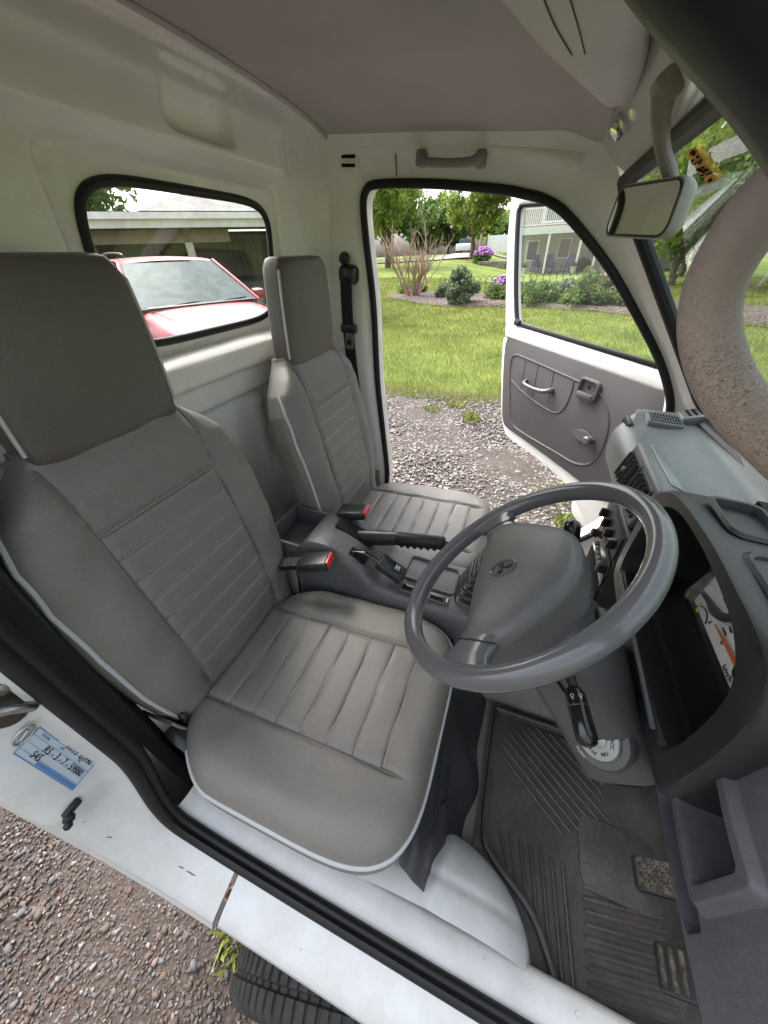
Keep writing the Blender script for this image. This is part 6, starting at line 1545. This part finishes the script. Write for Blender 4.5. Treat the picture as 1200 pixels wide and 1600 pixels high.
stair = mk('stair_stringer', join(*[box((4.0 + 0.0 * k, DY0 + 0.35 + 0.24 * k, hz0 + 0.2 + k * 0.24), (0.95, 0.26, 0.05)) for k in range(10)]), plain('stair_wood', (0.40, 0.36, 0.32), 0.8), house, smooth=False, tilt=False)
CH = plain('blue_chair_paint', (0.055, 0.075, 0.15), 0.5)
def lawn_chair(x, y, rz, label):
    z = hz0 + 0.02; t = root('garden_chair', (0, 0, 0), label, 'chair', 'porch chairs', tilt=False, rot=Matrix.Translation((x, y, z)) @ Matrix.Rotation(rz, 4, 'Z')); ORG[t] = (0, 0, 0)
    mk('seat', box((0, 0, 0.36), (0.55, 0.55, 0.05), 0.01, Matrix.Rotation(rad(-8), 3, 'X')), CH, t)
    for k in range(5): mk('back_slat', box((-0.22 + 0.11 * k, 0.34, 0.72), (0.09, 0.03, 0.80 - 0.05 * abs(k - 2)), 0.01, Matrix.Rotation(rad(-18), 3, 'X')), CH, t)
    for sx in (-0.31, 0.31):
        mk('armrest', box((sx, -0.02, 0.58), (0.11, 0.68, 0.03), 0.008), CH, t)
        for sy in (-0.27, 0.25): mk('leg', box((sx * 0.92, sy, 0.28), (0.05, 0.07, 0.56), 0.006), CH, t)
lawn_chair(0.35, HY - 2.1, rad(15), 'blue slatted chair at left under the deck')
lawn_chair(1.55, HY - 2.2, rad(-30), 'blue slatted chair by the middle porch post')
lawn_chair(-0.55, HY - 1.5, rad(25), 'blue slatted chair deep in shade by the window')
for (x, lb) in ((-1.35, 'white flower pot left of the porch chairs'), (1.95, 'white flower pot at foot of middle porch post')):
    p = root('flower_pot', (x, HY - 3.2, hz0), lb, 'pot', 'porch pots', tilt=False)
    mk('pot', lathe([(0.15, 0.0), (0.21, 0.34), (0.23, 0.36), (0.20, 0.37), (0.19, 0.32)], (x, HY - 3.2, hz0), (0, 0, 1), 18), pot_m, p, tilt=False)
    V_ = leaf_cloud(np.array([(0, 0, 0.45)]), np.array([0.22]), 160, 0.10, 9); oo = bpy.data.objects.new('plant', tri_mesh('plant', V_, LEAVES['mid'])); COL.objects.link(oo); oo.parent = p
bush('shrub', 2.55, HY - 1.6, 0.65, 0.9, 'dark', 900, 44, 'dark green bush under deck beside the stair', size=0.14, group='far shrubs')
# stone retaining wall left of the house
sw_r = root('stone_wall', (-4.2, 35.6, 0.3), 'low stone retaining wall left of the house', 'wall', tilt=False)
STN = [plain('wall_stone_%d' % k, c, 0.9, var=0.2) for k, c in enumerate(((0.24, 0.21, 0.19), (0.30, 0.27, 0.24), (0.19, 0.17, 0.16)))]
for r_i in range(3):
    xx = -5.2
    while xx < -2.7:
        w = random.uniform(0.22, 0.45); mk('stone', box((xx + w / 2, 35.6 + random.uniform(-0.02, 0.02), 0.42 + r_i * 0.24), (w - 0.02, 0.40, 0.22), 0.02, seg=1), random.choice(STN), sw_r, tilt=False); xx += w
# white vinyl fence, far car, pole, path, road
vf_ = root('white_fence', (-5.2, 58.0, 1.6), 'white vinyl panel fence far behind the trunk', 'fence', tilt=False)
for k in range(3): mk('panel', box((-6.5 + k * 1.9, 58.0, 2.45), (1.85, 0.08, 1.8), 0.0), WP, vf_, smooth=False, tilt=False)
for k in range(4): mk('post', box((-7.45 + k * 1.9, 58.0, 2.5), (0.14, 0.14, 2.0), 0.0), WP, vf_, smooth=False, tilt=False)
pole = mk('utility_pole', tube([(-8.35, 57.5, 1.2), (-8.25, 57.5, 4.2)], 0.16, 10), plain('pole_wood', (0.30, 0.25, 0.20), 0.9), None, tilt=False); tag(pole, 'short wooden pole left of the white fence', 'pole')
fc = root('distant_car', (-10.3, 58.0, 1.5), 'tiny white car parked far away beside the pole', 'car', tilt=False)
mk('body', bevel_geo(*box((-10.3, 58.0, 2.25), (1.8, 4.2, 0.75), 0.0), 0.15, 2), 'white', fc, tilt=False)
mk('cabin', bevel_geo(*prism([(-1.0, 2.6), (-0.75, 3.2), (0.75, 3.2), (1.0, 2.6)], lambda a, b: (-10.3 + a * 0.85, 57.2, b), lambda a, b: (-10.3 + a * 0.85, 59.4, b)), 0.1, 2), PG, fc, tilt=False)
for sx in (-0.75, 0.75):
    for sy in (-1.3, 1.3): mk('wheel', lathe([(0.32, -0.1), (0.32, 0.1)], (-10.3 + sx, 58.0 + sy, 1.85), (1, 0, 0), 16), 'rubber', fc, tilt=False)
def strip(name, pts, w, mat, dz):
    P = resample(np.array(catmull([(*p, 0) for p in pts], 8)), 60, False); L = []
    for i in range(60):
        d = P[min(59, i + 1)] - P[max(0, i - 1)]; d /= np.linalg.norm(d); n_ = np.array((-d[1], d[0], 0))
        L.append([(P[i][0] + n_[0] * s, P[i][1] + n_[1] * s, hgt(P[i][0] + n_[0] * s, P[i][1] + n_[1] * s) + dz) for s in np.linspace(-w / 2, w / 2, 5)])
    o = mk(name, loft(L, False, False, closed=False), mat, None, tilt=False); o['kind'] = 'structure'
strip('path', [(-40, 36), (-20, 36.5), (-12, 37.5), (-8, 41), (-7.8, 50)], 3.2, plain('reddish_path', (0.27, 0.19, 0.165), 0.9, var=0.12), 0.06)
strip('road', [(-60, 54), (-20, 54), (-8, 53), (10, 53)], 5.0, plain('asphalt', (0.12, 0.12, 0.12), 0.9, var=0.15), 0.06)

# ================================================================ BEHIND: CARPORT AND RED CAR
cu_ = np.array((0.716, 0.698)); cv_ = np.array((-0.698, 0.716)); cO = np.array((-8.25, 8.58))
def cpt(a, b, z): q_ = cO + cu_ * a + cv_ * b; return (q_[0], q_[1], z)
def cbox(a0, a1, b0, b1, z0, z1):
    v = [cpt(a, b, z) for a in (a0, a1) for b in (b0, b1) for z in (z0, z1)]
    return v, [(0, 1, 3, 2), (4, 6, 7, 5), (0, 4, 5, 1), (2, 3, 7, 6), (0, 2, 6, 4), (1, 5, 7, 3)]
cpo = root('carport', tuple(cpt(0, 2.5, 0)), 'open carport with pale fascia and grey shingle roof behind the red car', 'carport', tilt=False)
BEIGE = plain('beige_trim_paint', (0.50, 0.48, 0.40), 0.6)
mk('fascia', cbox(-6, 4.4, -0.05, 0.05, 2.30, 2.56), plain('pale_fascia', (0.66, 0.66, 0.62), 0.5), cpo, smooth=False, tilt=False)
mk('gutter', cbox(-6, 4.4, -0.14, -0.05, 2.46, 2.58), WP, cpo, smooth=False, tilt=False)
mk('beam', cbox(-6, 1.0, 0.30, 0.48, 2.02, 2.28), plain('beam_wood', (0.20, 0.165, 0.12), 0.8), cpo, smooth=False, tilt=False)
for a in (-4.6, -2.2, -0.02, 3.6): mk('post', cbox(a - 0.09, a + 0.09, 0.30, 0.48, 0.0, 2.3), BEIGE, cpo, smooth=False, tilt=False)
SH = plain('grey_shingle', (0.17, 0.165, 0.16), 0.9, var=0.3, vscale=3, bscale=14, bstr=0.7, bdist=0.03)
ridge = [cpt(1.3, 2.6, 3.55), cpt(2.4, 2.6, 3.55)]; e_ = [cpt(-0.9, -0.12, 2.60), cpt(4.5, -0.12, 2.60), cpt(4.5, 5.4, 2.60), cpt(-0.9, 5.4, 2.60)]
mk('roof', (e_ + ridge, [(0, 1, 5, 4), (1, 2, 5), (2, 3, 4, 5), (3, 0, 4)]), SH, cpo, smooth=False, tilt=False)
mk('flat_roof', cbox(-6.2, 4.45, -0.05, 5.3, 2.565, 2.595), SH, cpo, smooth=False, tilt=False)
mk('gap_backing', cbox(-3.1, 4.3, 5.08, 5.12, 0, 2.5), plain('dark_backing', (0.035, 0.032, 0.03), 0.9), cpo, smooth=False, tilt=False)  # dark sheet added to block bright slits between the wall boards
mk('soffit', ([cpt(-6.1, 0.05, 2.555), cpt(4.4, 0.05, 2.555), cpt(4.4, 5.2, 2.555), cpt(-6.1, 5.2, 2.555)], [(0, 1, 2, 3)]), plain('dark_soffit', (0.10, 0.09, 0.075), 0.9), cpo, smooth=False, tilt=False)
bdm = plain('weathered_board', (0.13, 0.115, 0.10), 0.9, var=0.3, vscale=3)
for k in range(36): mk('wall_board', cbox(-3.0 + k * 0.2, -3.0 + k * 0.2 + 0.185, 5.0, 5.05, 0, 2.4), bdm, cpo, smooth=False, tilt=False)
mk('slab', cbox(-6, 4.3, -0.2, 5.2, -0.02, 0.03), plain('concrete_slab', (0.30, 0.29, 0.27), 0.9), cpo, smooth=False, tilt=False)
gr_ = root('covered_grill', tuple(cpt(1.5, 1.6, 0.03)), 'dark grill with side shelf inside the carport', 'grill', tilt=False)
mk('firebox', bevel_geo(*cbox(1.0, 2.0, 1.3, 1.9, 0.75, 1.02), 0.04, 2), 'blackpl', gr_, tilt=False); mk('shelf', cbox(2.0, 2.5, 1.35, 1.85, 0.88, 0.92), 'steeldark', gr_, smooth=False, tilt=False)
for a in (1.1, 1.9):
    for b in (1.4, 1.8): mk('leg', cbox(a - 0.03, a + 0.03, b - 0.03, b + 0.03, 0.03, 0.75), 'blackpl', gr_, smooth=False, tilt=False)
lid_ = [[cpt(1.0 + 1.0 * u, 1.6 + 0.3 * math.cos(t), 1.02 + 0.24 * math.sin(t)) for t in np.linspace(0, math.pi, 10)] for u in (0, 1)]
mk('lid', loft(lid_, True, True), 'blackpl', gr_, tilt=False)
# fence panels of pale boards left of the carport
pf = root('board_fence', tuple(cpt(-4.5, 5.4, 0)), 'pale board fence behind carport posts', 'fence', tilt=False)
pbm = plain('pale_board', (0.42, 0.36, 0.27), 0.85, var=0.15, vscale=3)
for k in range(22): mk('board', cbox(-7.6 + k * 0.21, -7.6 + k * 0.21 + 0.19, 5.4, 5.45, 0, 2.1), pbm, pf, smooth=False, tilt=False)

# red car
cf = np.array((0.899, -0.438)); cl = np.array((0.438, 0.899)); c0 = np.array((-4.49, 4.62))
def cp3(s, l, z): q_ = c0 + cf * s + cl * l; return (q_[0], q_[1], z)
car = root('red_car', cp3(-1.2, 0, 0), 'red car with sloping windscreen parked behind the truck', 'car', tilt=False)
def redpaint():
    m, t, b = nodes('red_metallic_paint'); n = tex(t, 'ShaderNodeTexNoise', 3.0); r = ramp(t, n.outputs[0], [(0.3, (0.25, 0.040, 0.052)), (0.7, (0.28, 0.046, 0.058))])
    t.links.new(r.outputs[0], b.inputs['Base Color']); b.inputs['Roughness'].default_value = 0.30; b.inputs['Metallic'].default_value = 0.25; b.inputs['Specular IOR Level'].default_value = 0.25; b.inputs['Coat Weight'].default_value = 0.12; b.inputs['Coat Roughness'].default_value = 0.08; return m
RP = redpaint()
def sec(s, half, zt, zb, crown=0.03, sh=0.16, n=22):
    """half section across the car: sill up over the shoulder to the middle"""
    pts = []
    prof_ = [(-1.0, 0.0), (-1.0, 0.45), (-0.985, 0.72), (-0.93, 0.90), (-0.80, 0.975), (-0.5, 0.995), (0, 1.0), (0.5, 0.995), (0.80, 0.975), (0.93, 0.90), (0.985, 0.72), (1.0, 0.45), (1.0, 0.0)]
    return [cp3(s, half * a, zb + (zt - zb) * b) for a, b in prof_]
secs = [sec(1.28, 0.62, 0.62, 0.35), sec(1.22, 0.78, 0.78, 0.25), sec(1.05, 0.88, 0.93, 0.22), sec(0.75, 0.92, 1.01, 0.20), sec(0.35, 0.94, 1.07, 0.20), sec(0.0, 0.95, 1.10, 0.20), sec(-0.6, 0.95, 1.06, 0.20), sec(-1.6, 0.95, 1.06, 0.20), sec(-2.8, 0.94, 1.08, 0.22), sec(-3.3, 0.86, 1.02, 0.30)]
body = mk('body', loft(secs, False, False, closed=False), RP, car, sub=2, auto=0, tilt=False)
def gh(s, hb): return None
def green(s, hw, z): return [cp3(s, -hw, z), cp3(s, hw, z)]
# glasshouse: pillars and roof
A0, A1 = (0.02, 0.80, 1.075), (-0.86, 0.60, 1.60)
roof_pts = [[cp3(s, hw * a, z + 0.03 * (1 - a * a)) for a in np.linspace(-1, 1, 11)] for s, hw, z in ((-0.84, 0.67, 1.595), (-1.0, 0.68, 1.63), (-1.5, 0.68, 1.665), (-2.2, 0.67, 1.66), (-2.8, 0.64, 1.60), (-3.2, 0.66, 1.30), (-3.3, 0.72, 1.05))]
mk('roof', loft(roof_pts, False, False, closed=False), RP, car, tilt=False, sub=1)
_cw = mk('windscreen', grid(lambda a, t: cp3(0.05 - 0.90 * t + 0.10 * (1 - a * a), a * (0.86 - 0.19 * t), 1.085 + 0.515 * t), np.linspace(-1, 1, 14), np.linspace(0, 1, 10)), plain('car_glass', (0.10, 0.125, 0.125), 0.16, 0.05, var=0.25, rvar=0.03), car, tilt=False)
_cw.data.materials[0].node_tree.nodes['Principled BSDF'].inputs['IOR'].default_value = 1.28
for sg in (-1, 1):
    mk('front_pillar', tube([cp3(0.06, sg * 0.89, 1.07), cp3(-0.40, sg * 0.785, 1.34), cp3(-0.86, sg * 0.675, 1.605)], 0.030, 8), RP, car, tilt=False)
    if sg < 0: mk('roof_rail', tube(catmull([cp3(-0.95, sg * 0.56, 1.665), cp3(-1.05, sg * 0.57, 1.72), cp3(-1.9, sg * 0.58, 1.745), cp3(-2.6, sg * 0.56, 1.70), cp3(-2.7, sg * 0.56, 1.64)], 5), 0.013, 8), 'steeldark', car, tilt=False)
    mk('side_window', ([cp3(-0.12, sg * 0.86, 1.08), cp3(-0.92, sg * 0.64, 1.58), cp3(-2.7, sg * 0.63, 1.56), cp3(-3.1, sg * 0.80, 1.10)], [(0, 1, 2, 3)]), PG, car, smooth=False, tilt=False)
    mk('headlight', bevel_geo(*prism([(0.62, 0.80), (0.86, 0.86), (0.84, 0.72), (0.64, 0.70)], lambda a, b: cp3(1.20 - 0.20 * (a - 0.6), sg * a, b), lambda a, b: cp3(1.06 - 0.20 * (a - 0.6), sg * a, b)), 0.01, 1), 'chrome', car, tilt=False)
    mk('door_mirror', bevel_geo(*prism([(-0.10, 1.06), (-0.10, 1.22), (0.06, 1.20), (0.08, 1.08)], lambda a, b: cp3(a - 0.15, sg * 0.93, b), lambda a, b: cp3(a - 0.20, sg * 1.12, b)), 0.03, 2), RP, car, tilt=False)
    for s in (0.62, -2.35): mk('wheel', lathe([(0.10, -0.10), (0.33, -0.11), (0.35, -0.08), (0.35, 0.08), (0.33, 0.11), (0.10, 0.10)], cp3(s, sg * 0.86, 0.35), (cl[0], cl[1], 0), 24), 'rubber', car, tilt=False)
for l0, l1 in ((-0.62, 0.02), (0.10, 0.68)):
    mk('wiper', tube(catmull([cp3(0.12, l0, 1.085), cp3(0.10, (l0 + l1) / 2, 1.115), cp3(0.06, l1, 1.125)], 5), [0.022, 0.017, 0.012], 6), 'rubber', car, tilt=False)
mk('cowl_strip', tube([cp3(0.14, a, 1.090 + 0.0 * a) for a in np.linspace(-0.74, 0.74, 10)], 0.022, 6), 'blackpl', car, tilt=False)
mk('bonnet_seam', join(*[tube([cp3(s, sg * (0.74 - 0.05 * s), 1.075 - 0.02 * s - 0.055 * s * s) for s in np.linspace(0.05, 0.95, 12)], 0.006, 5) for sg in (-1, 1)]), 'deepblack', car, tilt=False)

# ================================================================ SERVICE LABEL ON THE JAMB
def jamb_surface(x, z, k):
    pass
